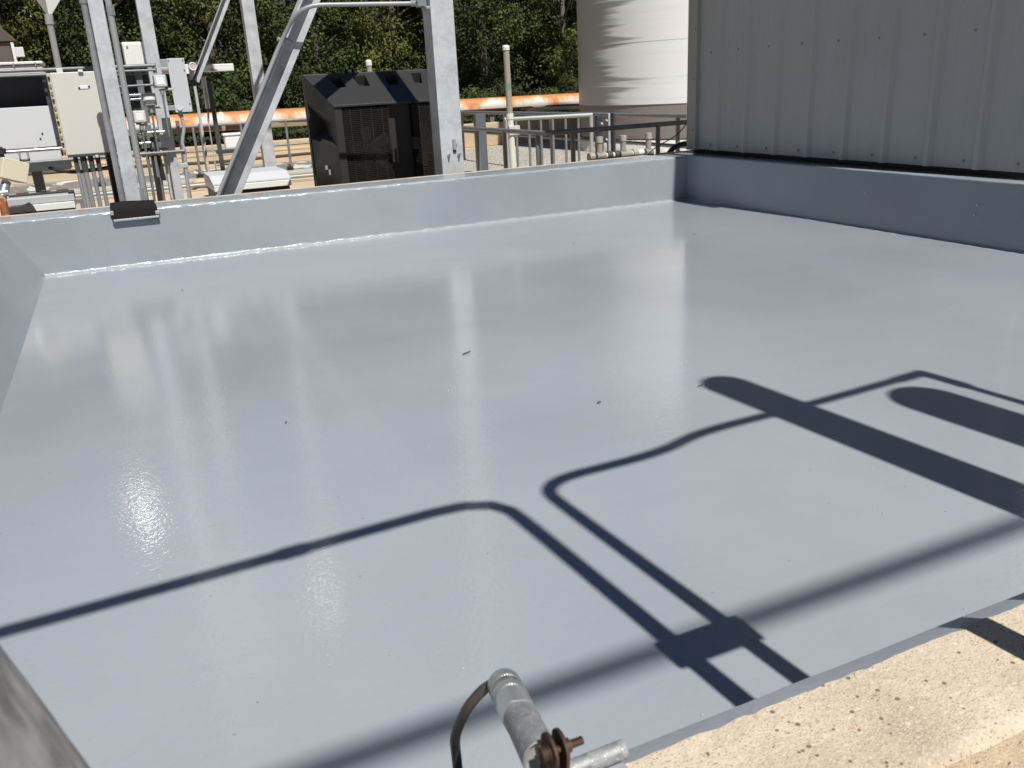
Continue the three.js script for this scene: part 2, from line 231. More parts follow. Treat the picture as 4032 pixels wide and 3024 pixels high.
// ---------------------------------------------------------------- galvanised steel frame
function hSection(x0, x1, zf, d, y0, y1, tf = 0.011, tw = 0.008) { return [rb(x0, x1, y0, y1, zf - d, zf, 0.005, 2)]; }
function boltHead(t, x, y, z, r = 0.012, m = ZINC) { const p = part(t, 'bolt', [rod([x, y, z - 0.002], [x, y, z + 0.012], r, 6), rod([x, y, z + 0.012], [x, y, z + 0.03], r * 0.5, 8)], m); return p; }
const TOP = 5.8;
function post(label, x0, x1, zf, d, base = GY) {
  const t = thing('steel_post', label, 'post', [(x0 + x1) / 2, base, zf - d / 2], 'galvanised frame posts');
  part(t, 'column', hSection(x0, x1, zf, d, base + 0.02, TOP), GALV); part(t, 'base_plate', rb(x0 - 0.06, x1 + 0.06, base, base + 0.02, zf - d - 0.06, zf + 0.06, 0.003), GALV);
  return t;
}
const pA = post('slim galvanised post rising from the dark mat on the painted wall', 0.033, 0.117, -6.0, 0.1);
const pB = post('galvanised post carrying the three small square gauges', 0.395, 0.498, -8.0, 0.12);
const pC = post('wide galvanised post beside the black fan unit', 2.151, 2.32, -6.0, 0.17);
const pD = post('galvanised post rising from the grey grilled box behind the diagonal brace', 1.44, 1.56, -9.5, 0.14);
{
  for (const x of [2.205, 2.283]) boltHead(pC, x, 0.435, -6.0);
  part(pC, 'latch', [rb(2.242, 2.264, 0.47, 0.545, -6.0, -5.985, 0.003), rb(2.262, 2.274, 0.505, 0.515, -5.994, -5.986, 0.002)], MIDGREY);
  part(pC, 'slot_cover', rb(2.240, 2.266, 0.445, 0.47, -6.0, -5.996, 0.002), DARKGREY);
}
{ // diagonal brace: channel with the open side toward the camera
  const t = thing('diagonal_brace', 'wide galvanised diagonal channel brace with a conduit strapped along it', 'brace', [0.67, 0.0, -6.3]);
  const a = [0.415, 0.0], b = [3.0, 4.35], L = Math.hypot(b[0] - a[0], b[1] - a[1]), ang = Math.atan2(1.499 - 0.28, 1.36 - 0.655);
  const mk = (u0, u1, z0, z1) => { const g = rb(0, L, u0, u1, z0, z1, 0.003); g.rotateZ(ang); g.translate(0.672 - 0.28 * Math.cos(ang) / Math.sin(ang) - 0.26, -0.45 + 0.0, -6.3); return g; };
  // across the brace (u): lip, web, flange
  const off = (u) => u; const bx = 0.68 - (0.28 - GY) / Math.tan(ang);
  const mk2 = (u0, u1, z0, z1) => { const g = rb(0, L, u0, u1, z0, z1, 0.003); g.rotateZ(ang); g.translate(bx, GY, -6.3); return g; };
  part(t, 'channel', [mk2(0.028, 0.036, -0.14, 0.0), mk2(-0.075, 0.036, -0.15, -0.14), mk2(-0.075, -0.067, -0.14, -0.0), mk2(-0.079, -0.036, -0.0, 0.008), mk2(0.024, 0.036, -0.0, 0.008)], GALV);
  const q = (s, u, z) => [bx + s * Math.cos(ang) - u * Math.sin(ang), GY + s * Math.sin(ang) + u * Math.cos(ang), -6.3 + z];
  const k = thing('conduit', 'grey conduit running up the diagonal brace and across to the post junction box', 'conduit', q(0, 0.06, 0.05));
  part(k, 'pipe', bent([q(0.05, 0.058, 0.03), q(1.95, 0.058, 0.03), [1.30, 1.452, -6.13], [2.06, 1.451, -6.1]], 0.0145, 0.14), CONDUIT);
  part(k, 'strap', [rod(q(1.93, 0.035, 0.02), q(1.93, 0.085, 0.03), 0.012, 8), rod(q(1.95, -0.01, 0.01), q(1.95, 0.04, 0.02), 0.017, 8)], GALVDULL);
  const j = thing('junction_box', 'small grey conduit body bolted to the wide post', 'junction box', [2.12, 1.45, -6.08]);
  part(j, 'body', [rb(2.075, 2.145, 1.425, 1.475, -6.11, -6.045, 0.012, 2), rod([2.05, 1.45, -6.1], [2.08, 1.45, -6.08], 0.02, 12)], CONDUIT); part(j, 'cover', rb(2.078, 2.142, 1.428, 1.472, -6.046, -6.04, 0.006), GALVBRIGHT);
  part(j, 'stub', [rod([2.09, 1.475, -6.08], [2.09, 1.6, -6.08], 0.012, 10), rod([2.13, 1.475, -6.08], [2.13, 1.6, -6.08], 0.012, 10), rb(2.12, 2.16, 1.405, 1.425, -6.1, -6.0, 0.004)], CONDUIT);
}
{ // thin brace behind
  const t = thing('diagonal_brace', 'thin galvanised angle brace climbing from the round gauge', 'brace', [0.8, 1.0, -8.5]);
  const a = [0.795, 1.06], b = [2.9, 5.0], ang = Math.atan2(1.717 - 1.06, 1.16 - 0.796), L = 3.6;
  const mk = (u0, u1, z0, z1) => { const g = rb(0, L, u0, u1, z0, z1, 0.002); g.rotateZ(ang); g.translate(a[0], a[1], -8.5); return g; };
  part(t, 'angle', [mk(-0.03, 0.0, -0.006, 0), mk(0.028, 0.034, -0.05, 0.0), mk(0, 0.03, -0.05, -0.044)], GALV); part(t, 'gusset', rb(0.755, 0.845, 1.02, 1.22, -8.54, -8.53, 0.003), DARKGREY);
}
{ // top beams of the frame, above the picture, mirrored in the floor
  const t = thing('top_beam', 'galvanised beam across the tops of the front posts', 'beam', [1.2, TOP, -6.05]); part(t, 'beam', [rb(-0.3, 2.6, TOP, TOP + 0.012, -6.14, -5.98, 0.003), rb(-0.3, 2.6, TOP + 0.19, TOP + 0.2, -6.14, -5.98, 0.003), rb(-0.3, 2.6, TOP + 0.01, TOP + 0.19, -6.065, -6.055, 0.002)], GALV);
}
// added stainless reflectors above the picture, tilted to throw sun glints onto the floor
for (const [x, y, w, h, tilt, yaw, rough, x0, label] of [[-0.32, 2.69, 0.17, 0.24, 0.27, 0.04, 0.36, 0.4, 'added oval stainless reflector on an arm above the beige enclosure'], [1.19, 4.05, 0.1, 0.3, 0.22, -0.06, 0.3, 0.5, 'added slim stainless reflector on an arm high above the diagonal brace']]) {
  const t = thing('added_reflector', label, 'sun_reflector', [x, y, -8.05]), g = new THREE.SphereGeometry(1, 40, 24); g.scale(w, h, 0.05); g.rotateX(-tilt); g.rotateY(yaw); g.translate(x, y, -8); part(t, 'hood', g, mat(col(0.75, 0.75, 0.74), rough, { metalness: 1 }));
  part(t, 'arm', [rod([x0, y, -8.08], [x, y, -8.06], 0.022, 10), rod([x, y, -8.08], [x, y, -8.02], 0.03, 10)], GALV);
}
// pipes either side of the slim post
{
  const t = thing('vertical_pipe', 'bright galvanised capped pipe against the slim post', 'pipe', [0.012, GY, -6.02]); part(t, 'pipe', rod([0.012, GY, -6.03], [0.012, 1.478, -6.03], 0.0185, 16), GALVBRIGHT); part(t, 'cap', rod([0.012, 1.47, -6.03], [0.012, 1.505, -6.03], 0.024, 16), GALVBRIGHT);
  const u = thing('vertical_pipe', 'dull grey conduit with a silver coupling next to the slim post', 'pipe', [0.15, GY, -6.0]); part(u, 'pipe', rod([0.142, GY, -6.0], [0.152, TOP, -6.0], 0.0185, 16), CONDUIT);
  part(u, 'coupling', [rod([0.149, 1.40, -6.0], [0.149, 1.455, -6.0], 0.022, 16)], GALVBRIGHT); part(u, 'coupling', rod([0.141, 0.32, -6.0], [0.142, 0.40, -6.0], 0.023, 16), GALVBRIGHT);
}
{ // dark mat lapped over the wall at the foot of the slim post
  const t = thing('rubber_mat', 'dark paint-edged mat folded over the top edge of the wall', 'mat', [0.02, WH, -5.53]);
  const zA = -5.86, pr = [[zA, WH + 0.014], [zA + 0.004, WH + 0.008], [-5.6, WH + 0.009], [-5.51, WH + 0.006], [-5.489, WH - 0.008], [-5.486, WH - 0.045], [-5.476, WH - 0.052]];
  const mk = (x0, x1, y) => { const g = new THREE.BufferGeometry(), pos = [], idx = [], n = 14; for (let i = 0; i <= n; i++) { const s = i / n; for (const [z, h] of pr) for (const d of [0, -0.006]) pos.push(x0 + (x1 - x0) * s + 0.006 * (fbm(h * 9 + 0.2, s, 20, 2, 191) - 0.5), h + d + y + 0.004 * Math.sin(s * 5), z + (d ? -0.002 : 0)); } const m = pr.length * 2; for (let i = 0; i < n; i++) for (let j = 0; j < pr.length - 1; j++) { const a = i * m + 2 * j; idx.push(a, a + 2, a + m, a + 2, a + m + 2, a + m, a + 1, a + m + 1, a + 3, a + 3, a + m + 1, a + m + 3); } g.setAttribute('position', new THREE.Float32BufferAttribute(pos, 3)); g.setIndex(idx); g.computeVertexNormals(); return g; };
  part(t, 'mat', mk(-0.065, 0.187, 0), mat(col(0.014, 0.011, 0.011), 0.9, { specularIntensity: 0.3 })); part(t, 'paint_smear', [rb(-0.07, -0.05, WH - 0.02, WH + 0.003, -5.55, -5.482, 0.003), rb(-0.06, 0.19, WH - 0.058, WH - 0.044, -5.484, -5.470, 0.004), rb(0.17, 0.196, WH - 0.04, WH - 0.018, -5.492, -5.48, 0.004)], PAINTW);
}

// ---------------------------------------------------------------- equipment on the left
{
  const t = thing('control_cabinet', 'beige enclosure with a rusty hinge strip and a white nameplate', 'cabinet', [-0.13, 0.6, -6.5]);
  part(t, 'box', rb(-0.262, 0.02, 0.606, 1.106, -6.66, -6.51, 0.006), BEIGE); const door = part(t, 'door', rb(-0.264, 0.022, 0.602, 1.112, -6.508, -6.488, 0.006, 2), BEIGE);
  part(t, 'bottom_edge', rb(-0.264, 0.022, 0.588, 0.604, -6.66, -6.49, 0.003), DARKGREY);
  const hinge = part(t, 'hinge', rb(-0.286, -0.262, 0.6, 1.11, -6.52, -6.494, 0.003), mat(col(0.55, 0.5, 0.38), 0.6)); for (let i = 0; i < 11; i++) part(t, 'hinge_knuckle', rod([-0.276, 0.62 + i * 0.045, -6.49], [-0.276, 0.64 + i * 0.045, -6.49], 0.007, 8), i % 3 === 1 ? RUST : mat(col(0.34, 0.26, 0.15), 0.7), hinge);
  part(t, 'nameplate', rb(-0.108, -0.058, 1.006, 1.026, -6.489, -6.484, 0.003), WHITE, door); part(t, 'rivet', rod([-0.112, 1.014, -6.49], [-0.112, 1.014, -6.482], 0.006, 8), RUST, door); part(t, 'rivet', rod([-0.054, 1.02, -6.49], [-0.054, 1.02, -6.482], 0.006, 8), RUST, door);
  part(t, 'latch', rb(-0.1, -0.07, 1.108, 1.124, -6.5, -6.47, 0.004), WHITE); part(t, 'mounting_foot', rb(-0.226, -0.19, 1.105, 1.142, -6.6, -6.59, 0.003), BEIGE); part(t, 'mounting_foot', rb(-0.1, -0.08, 0.575, 0.592, -6.5, -6.485, 0.003), BEIGE);
}
for (const [x, r] of [[-0.222, 0.012], [-0.176, 0.016], [-0.131, 0.0135], [-0.089, 0.0125], [-0.013, 0.021]]) { const t = thing('conduit', 'vertical grey conduit dropping from the underside of the beige enclosure', 'conduit', [x, GY, -6.53], 'conduits under the beige enclosure'); part(t, 'pipe', rod([x, GY, -6.53], [x, 0.5, -6.53], r, 12), CONDUIT); part(t, 'hub', rod([x, 0.49, -6.53], [x, 0.59, -6.53], r * 1.2, 12), DARKGREY); }
{
  const t = thing('black_tube', 'thick black vertical tube behind the bright capped pipe', 'pipe', [-0.02, GY, -6.35]); part(t, 'tube', rod([-0.02, GY, -6.4], [-0.022, 0.6, -6.4], 0.018, 12), RUBBER);
}
{ // grey housing with an open shaded top bay
  const t = thing('equipment_housing', 'light grey equipment housing with a dark recessed bay under its roof', 'housing', [-1, 0.55, -7.6]);
  const fpan = part(t, 'front_panel', rb(-1.9, -0.36, 0.628, 0.918, -7.53, -7.5, 0.004), LIGHTGREY); part(t, 'recess', [rb(-1.9, -0.36, 0.62, 1.14, -8.0, -7.82, 0.003), rb(-0.366, -0.345, 0.63, 1.14, -7.95, -7.53, 0.002)], NAVY);
  part(t, 'roof', rb(-1.95, -0.33, 1.14, 1.152, -8.05, -7.5, 0.004), MIDGREY); part(t, 'screw', rod([-0.44, 0.725, -7.502], [-0.44, 0.725, -7.495], 0.007, 8), DARKGREY, fpan); part(t, 'screw', rod([-0.46, 0.69, -7.502], [-0.46, 0.69, -7.495], 0.007, 8), DARKGREY, fpan);
  part(t, 'lower_panel', rb(-1.9, -0.345, 0.53, 0.6, -7.56, -7.52, 0.004), LIGHTGREY); part(t, 'skid', rb(-1.9, -0.3, 0.455, 0.52, -7.8, -7.5, 0.004), DARKGREY); part(t, 'bay_handle', [rb(-0.63, -0.615, 0.545, 0.61, -7.52, -7.505, 0.002), rb(-0.575, -0.56, 0.545, 0.61, -7.52, -7.505, 0.002), rb(-0.63, -0.56, 0.545, 0.556, -7.52, -7.505, 0.002)], MIDGREY);
  for (const x of [-1.6, -0.58]) part(t, 'leg', rb(x, x + 0.07, GY, 0.455, -7.7, -7.62, 0.003), mat(col(0.16, 0.17, 0.21), 0.5));
}
for (const [y, z, r, l, x1] of [[1.163, -7.46, 0.013, 'thick dark cross pipe over the top of the beige enclosure', 0.42], [1.13, -7.44, 0.009, 'thin dark cross pipe just above the recessed bay', 0.42], [0.615, -7.3, 0.013, 'shiny horizontal pipe across the foot of the grey housing', -0.3], [0.545, -7.05, 0.011, 'dark lower pipe running under the beige enclosure', 0.5], [1.03, -7.7, 0.009, 'short grey cross pipe behind the top square gauge', 0.42]]) {
  const t = thing('horizontal_pipe', l, 'pipe', [-0.6, y, z]); part(t, 'pipe', rod([y === 1.03 ? 0.1 : -2, y - (z < -7.6 ? 0 : 0.0), z], [x1, y + 0.004, z], r, 10), y === 0.615 ? GALVBRIGHT : RAIL); part(t, 'bracket', rb(x1 - 0.02, x1 + 0.01, y - 0.02, y + 0.02, z - 0.03, z, 0.003), RAIL);
}
{ const t = thing('dark_panel', 'dark navy panel between the slim post and the gauge post', 'panel', [0.25, 0.9, -8.4]); part(t, 'panel', rb(0.05, 0.41, 0.86, 1.13, -8.44, -8.4, 0.004), NAVY); part(t, 'frame', [rb(0.04, 0.42, 1.13, 1.145, -8.44, -8.39, 0.002), rb(0.04, 0.42, 0.985, 0.995, -8.4, -8.385, 0.002)], RAIL); part(t, 'leg', rb(0.2, 0.23, GY, 0.86, -8.43, -8.4, 0.002), RAIL); }
{ const t = thing('white_cabinet', 'long low white cabinet top behind the cross pipes', 'cabinet', [-0.9, GY, -8.6]); part(t, 'body', rb(-2.2, -0.39, 1.08, 1.245, -8.9, -8.5, 0.006), WHITE); for (const x of [-2.1, -1.2]) part(t, 'leg', rb(x, x + 0.05, GY, 1.08, -8.8, -8.75, 0.003), RAIL); part(t, 'lid', rb(-2.22, -0.38, 1.25, 1.272, -8.92, -8.48, 0.006), WHITE); for (const x of [-0.6, -0.44]) part(t, 'clip', rb(x, x + 0.01, 1.235, 1.262, -8.482, -8.472, 0.002), MIDGREY); }
{ const t = thing('white_box', 'white enclosure with a small round lock behind the gauge post', 'box', [0.34, 1.2, -8.2]); part(t, 'body', rb(0.238, 0.41, 1.196, 1.38, -8.32, -8.18, 0.006), WHITE); const wd = part(t, 'door', rb(0.242, 0.405, 1.2, 1.366, -8.178, -8.16, 0.005), WHITE); part(t, 'lock', rod([0.275, 1.345, -8.16], [0.275, 1.345, -8.15], 0.007, 10), MIDGREY, wd); part(t, 'stand', rb(0.3, 0.35, GY, 1.196, -8.29, -8.24, 0.003), RAIL); }
{ // folded plate on a pole, top left
  const t = thing('folded_plate', 'folded white steel plate tapering down onto a grey pole before the trees', 'plate', [-0.34, GY, -11]);
  const wing = (dx, dz, w) => { const g = extr(poly([[0, 1.8], [0, 2.62], [w, 2.62], [w, 2.16]]), 0.008, 0.002); g.rotateY(Math.atan2(-dz, dx)); g.translate(-0.335, 0, -11); return g; };
  part(t, 'wing', wing(0.9, 0.28, 0.3), mat(col(0.62, 0.63, 0.63), 0.35)); part(t, 'wing', wing(-0.35, -0.94, 0.5), mat(col(0.5, 0.5, 0.5), 0.35)); part(t, 'pole', rod([-0.36, GY, -11], [-0.345, 1.82, -11], 0.033, 14), CONDUIT); part(t, 'collar', rod([-0.345, 1.74, -11], [-0.34, 1.84, -11], 0.042, 14), MIDGREY);  // the wing turned away gets a darker grey, its shade put into the colour
}
{ // cream box on a rusty post at the far left
  const t = thing('cream_cover', 'tilted cream housing with a black knob on a rusty post', 'housing', [-0.62, GY, -5.98]);
  const g = rb(-0.075, 0.075, -0.06, 0.06, -0.06, 0.06, 0.004); g.rotateZ(-0.35); g.rotateY(0.5); g.translate(-0.565, 0.562, -6.05); part(t, 'housing', g, CREAM);
  part(t, 'knob', [rod([-0.6, 0.61, -6.03], [-0.6, 0.66, -6.03], 0.022, 12), rod([-0.6, 0.66, -6.03], [-0.6, 0.69, -6.03], 0.036, 12), rb(-0.66, -0.58, 0.68, 0.7, -6.05, -6.0, 0.004)], BLACK);
  const pm = tex(128, 0.2, (u, v) => { const a = fbm(u, v, 6, 4, 201); return a > 0.48 ? [0.33, 0.11, 0.04] : [0.42, 0.32, 0.22]; }); part(t, 'post', rod([-0.64, GY, -5.98], [-0.64, 0.44, -5.98], 0.024, 12), mat(0xffffff, 0.8, { map: pm })); part(t, 'coupling', [rod([-0.635, 0.42, -5.98], [-0.6, 0.5, -6.02], 0.026, 12), rod([-0.66, 0.44, -5.98], [-0.6, 0.44, -5.98], 0.02, 12)], GALVBRIGHT);
}
{ const t = thing('white_chest', 'white two-step equipment chest low behind the painted wall', 'chest', [-0.46, GY, -6.4]); part(t, 'upper_strip', rb(-0.652, -0.268, 0.33, 0.372, -6.5, -6.31, 0.004), mat(col(0.46, 0.47, 0.47), 0.4)); part(t, 'lower_strip', rb(-0.654, -0.272, 0.284, 0.327, -6.5, -6.295, 0.004), WHITE); part(t, 'base', rb(-0.66, -0.28, GY, 0.282, -6.5, -6.31, 0.004), DARKGREY); part(t, 'hinge_bar', [rb(-0.65, -0.27, 0.372, 0.384, -6.5, -6.44, 0.003), rb(-0.46, -0.43, 0.38, 0.4, -6.46, -6.44, 0.004), rb(-0.3, -0.265, 0.35, 0.39, -6.36, -6.32, 0.004)], BLACK); }
{ const t = thing('black_hose', 'black hose sagging between the grey housing and the conduits', 'hose', [-0.25, 0.5, -7]); part(t, 'hose', tube([[-0.42, 0.5, -7.1], [-0.35, 0.475, -7.05], [-0.25, 0.462, -7.0], [-0.1, 0.475, -6.9], [0.02, 0.5, -6.8]], 0.012), RUBBER); }
// three square gauges on stems
for (const [x, y, l] of [[0.45, 1.056, 'topmost small square gauge with a white face'], [0.347, 0.924, 'middle small square gauge with a white face'], [0.254, 0.802, 'lowest small square gauge with a white face']]) {
  const t = thing('pressure_gauge', l + ' on the gauge post', 'gauge', [x, y - 0.3, -7.6], 'square gauges'); const gc = part(t, 'case', rb(x - 0.05, x + 0.05, y - 0.048, y + 0.048, -7.68, -7.6, 0.012, 2), mat(col(0.3, 0.32, 0.34), 0.45)); part(t, 'bezel', rb(x - 0.042, x + 0.042, y - 0.04, y + 0.04, -7.602, -7.594, 0.006), LIGHTGREY, gc); part(t, 'face', rb(x - 0.027, x + 0.027, y - 0.026, y + 0.026, -7.596, -7.592, 0.003), mat(col(0.85, 0.85, 0.85), 0.4), gc);
  part(t, 'stem', rod([x - 0.004, y - 0.42, -7.63], [x + 0.002, y - 0.06, -7.63], 0.008, 10), RAIL); part(t, 'nut', rod([x + 0.001, y - 0.1, -7.63], [x + 0.002, y - 0.062, -7.63], 0.016, 10), CONDUIT); part(t, 'bracket', rb(x - 0.01, x + 0.09, y - 0.07, y - 0.055, -7.85, -7.64, 0.003), GALV);
}
{ const t = thing('manifold', 'cluster of small steel fittings and valves below the square gauges', 'valves', [0.25, 0.3, -7.7]);
  part(t, 'block', [rb(0.2, 0.3, 0.955, 0.972, -7.9, -7.85, 0.003), rb(0.2, 0.3, 0.925, 0.94, -7.9, -7.85, 0.003)], GALVBRIGHT); part(t, 'pipe', [rod([0.22, 0.68, -7.66], [0.42, 0.68, -7.66], 0.009, 10), rod([0.22, 0.6, -7.66], [0.3, 0.6, -7.66], 0.012, 10), rod([0.24, 0.64, -7.66], [0.24, 0.66, -7.66], 0.02, 12), rod([0.235, 0.56, -7.66], [0.245, 0.73, -7.66], 0.007, 10)], GALVBRIGHT);
  part(t, 'valve', [rod([0.24, 0.74, -7.75], [0.24, 0.78, -7.75], 0.02, 10), rod([0.31, 0.62, -7.75], [0.37, 0.62, -7.72], 0.022, 10)], DARKGREY);
  for (const [x, l] of [[0.235, 0], [0.27, 0], [0.31, 0]]) part(t, 'drop_pipe', [rod([x + 0.03, 0.6, -7.72], [x, GY, -7.72], 0.011, 10)], x === 0.27 ? RUBBER : RAIL); part(t, 'dark_line', [rod([0.34, 0.62, -7.7], [0.35, 0.3, -7.7], 0.018, 10), rod([0.21, 0.545, -7.7], [0.42, 0.55, -7.7], 0.013, 10), rod([0.22, 0.5, -7.7], [0.4, 0.5, -7.7], 0.009, 10)], RUBBER); }
{ const t = thing('flat_panel', 'tall light grey panel hung beside the gauge post', 'panel', [0.63, 0.8, -8.2]); const fp = part(t, 'plate', rb(0.564, 0.703, 0.81, 1.244, -8.22, -8.2, 0.004), mat(col(0.52, 0.55, 0.58), 0.5)); part(t, 'boss', rod([0.602, 0.845, -8.2], [0.602, 0.845, -8.19], 0.021, 16), LIGHTGREY, fp); for (const [x, y] of [[0.575, 1.23], [0.69, 1.23], [0.69, 0.88], [0.69, 1.15]]) part(t, 'bolt', rod([x, y, -8.2], [x, y, -8.193], 0.006, 8), MIDGREY, fp); part(t, 'arm', [rb(0.49, 0.57, 0.83, 0.87, -8.22, -8.205, 0.003), rb(0.49, 0.57, 1.18, 1.24, -8.22, -8.205, 0.003)], MIDGREY);
  const k = thing('conduit', 'kinked light grey conduit below the tall flat panel', 'conduit', [0.57, GY, -8.2]); part(k, 'pipe', tube([[0.602, 0.8, -8.21], [0.609, 0.726, -8.21], [0.606, 0.666, -8.21], [0.576, 0.561, -8.21], [0.583, 0.483, -8.21], [0.57, 0.352, -8.21], [0.556, 0.088, -8.21], [0.55, GY, -8.21]], 0.0145, 60), mat(col(0.4, 0.43, 0.45), 0.45, { metalness: 0.2 })); part(k, 'hub', rod([0.602, 0.775, -8.21], [0.602, 0.812, -8.21], 0.02, 12), DARKGREY); part(k, 'clamp', rb(0.5, 0.59, 0.35, 0.39, -8.23, -8.19, 0.004), GALV); }
{ const t = thing('round_gauge', 'round dial gauge with a pale ring beside the tall flat panel', 'gauge', [0.78, 1.1, -8.4]); part(t, 'dial', rod([0.781, 1.18, -8.44], [0.783, 1.18, -8.4], 0.031, 20), mat(col(0.55, 0.48, 0.42), 0.5)); part(t, 'ring', (() => { const g = new THREE.TorusGeometry(0.03, 0.005, 8, 24); g.translate(0.782, 1.18, -8.4); return g; })(), WHITE); part(t, 'stem', rb(0.715, 0.745, 1.12, 1.2, -8.43, -8.4, 0.004), WHITE); }
{ const t = thing('strip_light', 'white strip light fixture on a slim arm in front of the trees', 'light', [1.0, 1.2, -10]); part(t, 'housing', rb(0.6, 1.34, 1.175, 1.248, -10.08, -10, 0.008, 2), WHITE); part(t, 'clip', rb(1.1, 1.17, 1.182, 1.2, -10.0, -9.992, 0.003), MIDGREY); part(t, 'arm', rod([0.98, 1.17, -10.04], [0.98, 1.2, -10.04], 0.01, 8), GALV);
  const c = thing('actuator', 'hanging silver cylinder with a thin rod below the strip light', 'actuator', [1.02, GY, -10]); part(c, 'barrel', rod([1.02, 1.13, -10.03], [1.018, 0.81, -10.03], 0.0255, 14), GALVBRIGHT); part(c, 'end_cap', [rod([1.021, 1.13, -10.03], [1.02, 1.175, -10.03], 0.02, 12), rod([1.018, 0.81, -10.03], [1.017, 0.78, -10.03], 0.02, 12)], DARKGREY); part(c, 'rod', [rod([1.0, 0.68, -10.03], [1.016, 0.78, -10.03], 0.012, 10), rod([1.0, GY, -10.03], [1.0, 0.7, -10.03], 0.006, 8)], GALV); part(c, 'bracket', rb(1.05, 1.09, GY, 1.08, -10.06, -10.03, 0.003), DARKGREY); }
{ const t = thing('thin_post', 'thin galvanised post between the tall flat panel and the strip light', 'post', [0.828, GY, -9]); part(t, 'post', rb(0.815, 0.84, GY, 1.06, -9.03, -9.0, 0.004), GALV); }
{ const t = thing('thin_post', 'dark steel post in front of the rust stained pipe', 'post', [1.39, GY, -13]); part(t, 'post', rb(1.365, 1.42, GY, 0.77, -13.05, -13, 0.004), DARKGREY); part(t, 'cap', rod([1.39, 0.77, -13.02], [1.38, 1.03, -13.02], 0.012, 8), DARKGREY); }
{ // grey box with grille
  const t = thing('grille_box', 'low grey equipment box with a toothed grille under its lid', 'box', [1, GY, -7.5]); part(t, 'lid', (() => { const g = extr(poly([[0, 0], [0, 0.055], [-0.18, 0.115], [-0.6, 0.115], [-0.6, 0]]), 0.6, 0.004); g.rotateY(Math.PI / 2); g.rotateY(Math.PI); g.scale(1, 1, 1); g.rotateY(0); g.translate(0, 0, 0); return rbLid(); })(), LIGHTGREY);
  part(t, 'rim', rb(0.69, 1.296, 0.205, 0.252, -8.0, -7.29, 0.005), WHITE); part(t, 'body', rb(0.7, 1.285, GY, 0.205, -7.98, -7.32, 0.004), DARKGREY); for (let i = 0; i < 20; i++) part(t, 'tooth', rb(0.87 + i * 0.02, 0.877 + i * 0.02, 0.165, 0.204, -7.318, -7.305, 0.001), SLAT);
  function rbLid() { const g = new THREE.BufferGeometry(), x0 = 0.685, x1 = 1.3, f = -7.3, k = -7.98, y0 = 0.256, y1 = 0.268, y2 = 0.315; const P = [[x0, y0, f], [x1, y0, f], [x1, y1, f], [x0, y1, f], [x0 + 0.0, y2, f - 0.2], [x1, y2, f - 0.2], [x0, y2, k], [x1, y2, k], [x0, y0, k], [x1, y0, k]]; const F = [[0, 1, 2, 3], [3, 2, 5, 4], [4, 5, 7, 6], [6, 7, 9, 8], [8, 9, 1, 0], [0, 3, 4, 8], [4, 6, 8, 8], [1, 9, 5, 2], [9, 7, 5, 5]]; const pos = []; for (const q of F) { const t3 = [[0, 1, 2], [0, 2, 3]]; for (const c of t3) { const tri = c.map((i) => P[q[i]]); if (q[3] === q[2] && c[2] === 3) continue; for (const v of tri) pos.push(...v); } } g.setAttribute('position', new THREE.Float32BufferAttribute(pos, 3)); g.computeVertexNormals(); return g; }
}

for (const [x, z, y, r, l] of [[1.08, -12, 0.62, 0.013, 'thin grey rod standing before the terrace kerb beside the kinked conduit'], [1.62, -12, 0.5, 0.012, 'thin grey rod standing before the terrace kerb beside the dark steel post'], [0.72, -10.5, 0.7, 0.02, 'round grey stanchion behind the kinked conduit']]) { const t = thing('thin_rod', l, 'rod', [x, GY, z]); part(t, 'rod', rod([x, GY, z], [x, y, z], r, 10), RAIL); part(t, 'foot', rb(x - 0.04, x + 0.04, GY, GY + 0.012, z - 0.04, z + 0.04, 0.002), RAIL); }
{ const t = thing('floor_pipe', 'pair of long grey pipes lying on low blocks before the terrace kerb', 'pipes', [1, GY, -14.5]); for (const [y, z] of [[-0.36, -14.6], [-0.37, -14.85]]) part(t, 'pipe', rod([-4, y, z], [3.6, y, z], 0.03, 12), z < -14.7 ? mat(col(0.16, 0.11, 0.07), 0.8) : CONDUIT); for (const x of [-2, 0, 1.9, 3.2]) part(t, 'block', rb(x, x + 0.1, GY, -0.395, -14.95, -14.5, 0.01), TERRACE); }
{ const t = thing('tan_cover', 'small tan domed cover on the slab before the terrace kerb', 'cover', [1.22, GY, -15]); const g = new THREE.LatheGeometry([[0.13, 0], [0.14, 0.02], [0.13, 0.1], [0.09, 0.15], [0, 0.17]].map((p) => new THREE.Vector2(...p)), 20); g.translate(1.22, GY, -15); part(t, 'dome', g, mat(col(0.55, 0.42, 0.25), 0.8)); part(t, 'rim', rod([1.22, GY, -15], [1.22, GY + 0.02, -15], 0.16, 20), mat(col(0.45, 0.36, 0.24), 0.85)); }
{ const t = thing('valve_stand', 'cluster of dark valves on a low stand left of the slim post', 'valves', [-0.5, GY, -9]); part(t, 'frame', [rb(-0.95, -0.3, 0.05, 0.09, -9.1, -9.06, 0.003), rb(-0.93, -0.9, GY, 0.05, -9.1, -9.06, 0.003), rb(-0.35, -0.32, GY, 0.05, -9.1, -9.06, 0.003)], RAIL); for (const x of [-0.8, -0.62, -0.47]) { const v = part(t, 'valve', rod([x, 0.0, -9.05], [x, 0.16, -9.05], 0.035, 10), DARKGREY); part(t, 'handle', rod([x - 0.05, 0.18, -9.05], [x + 0.05, 0.18, -9.05], 0.012, 8), RUST, v); } }
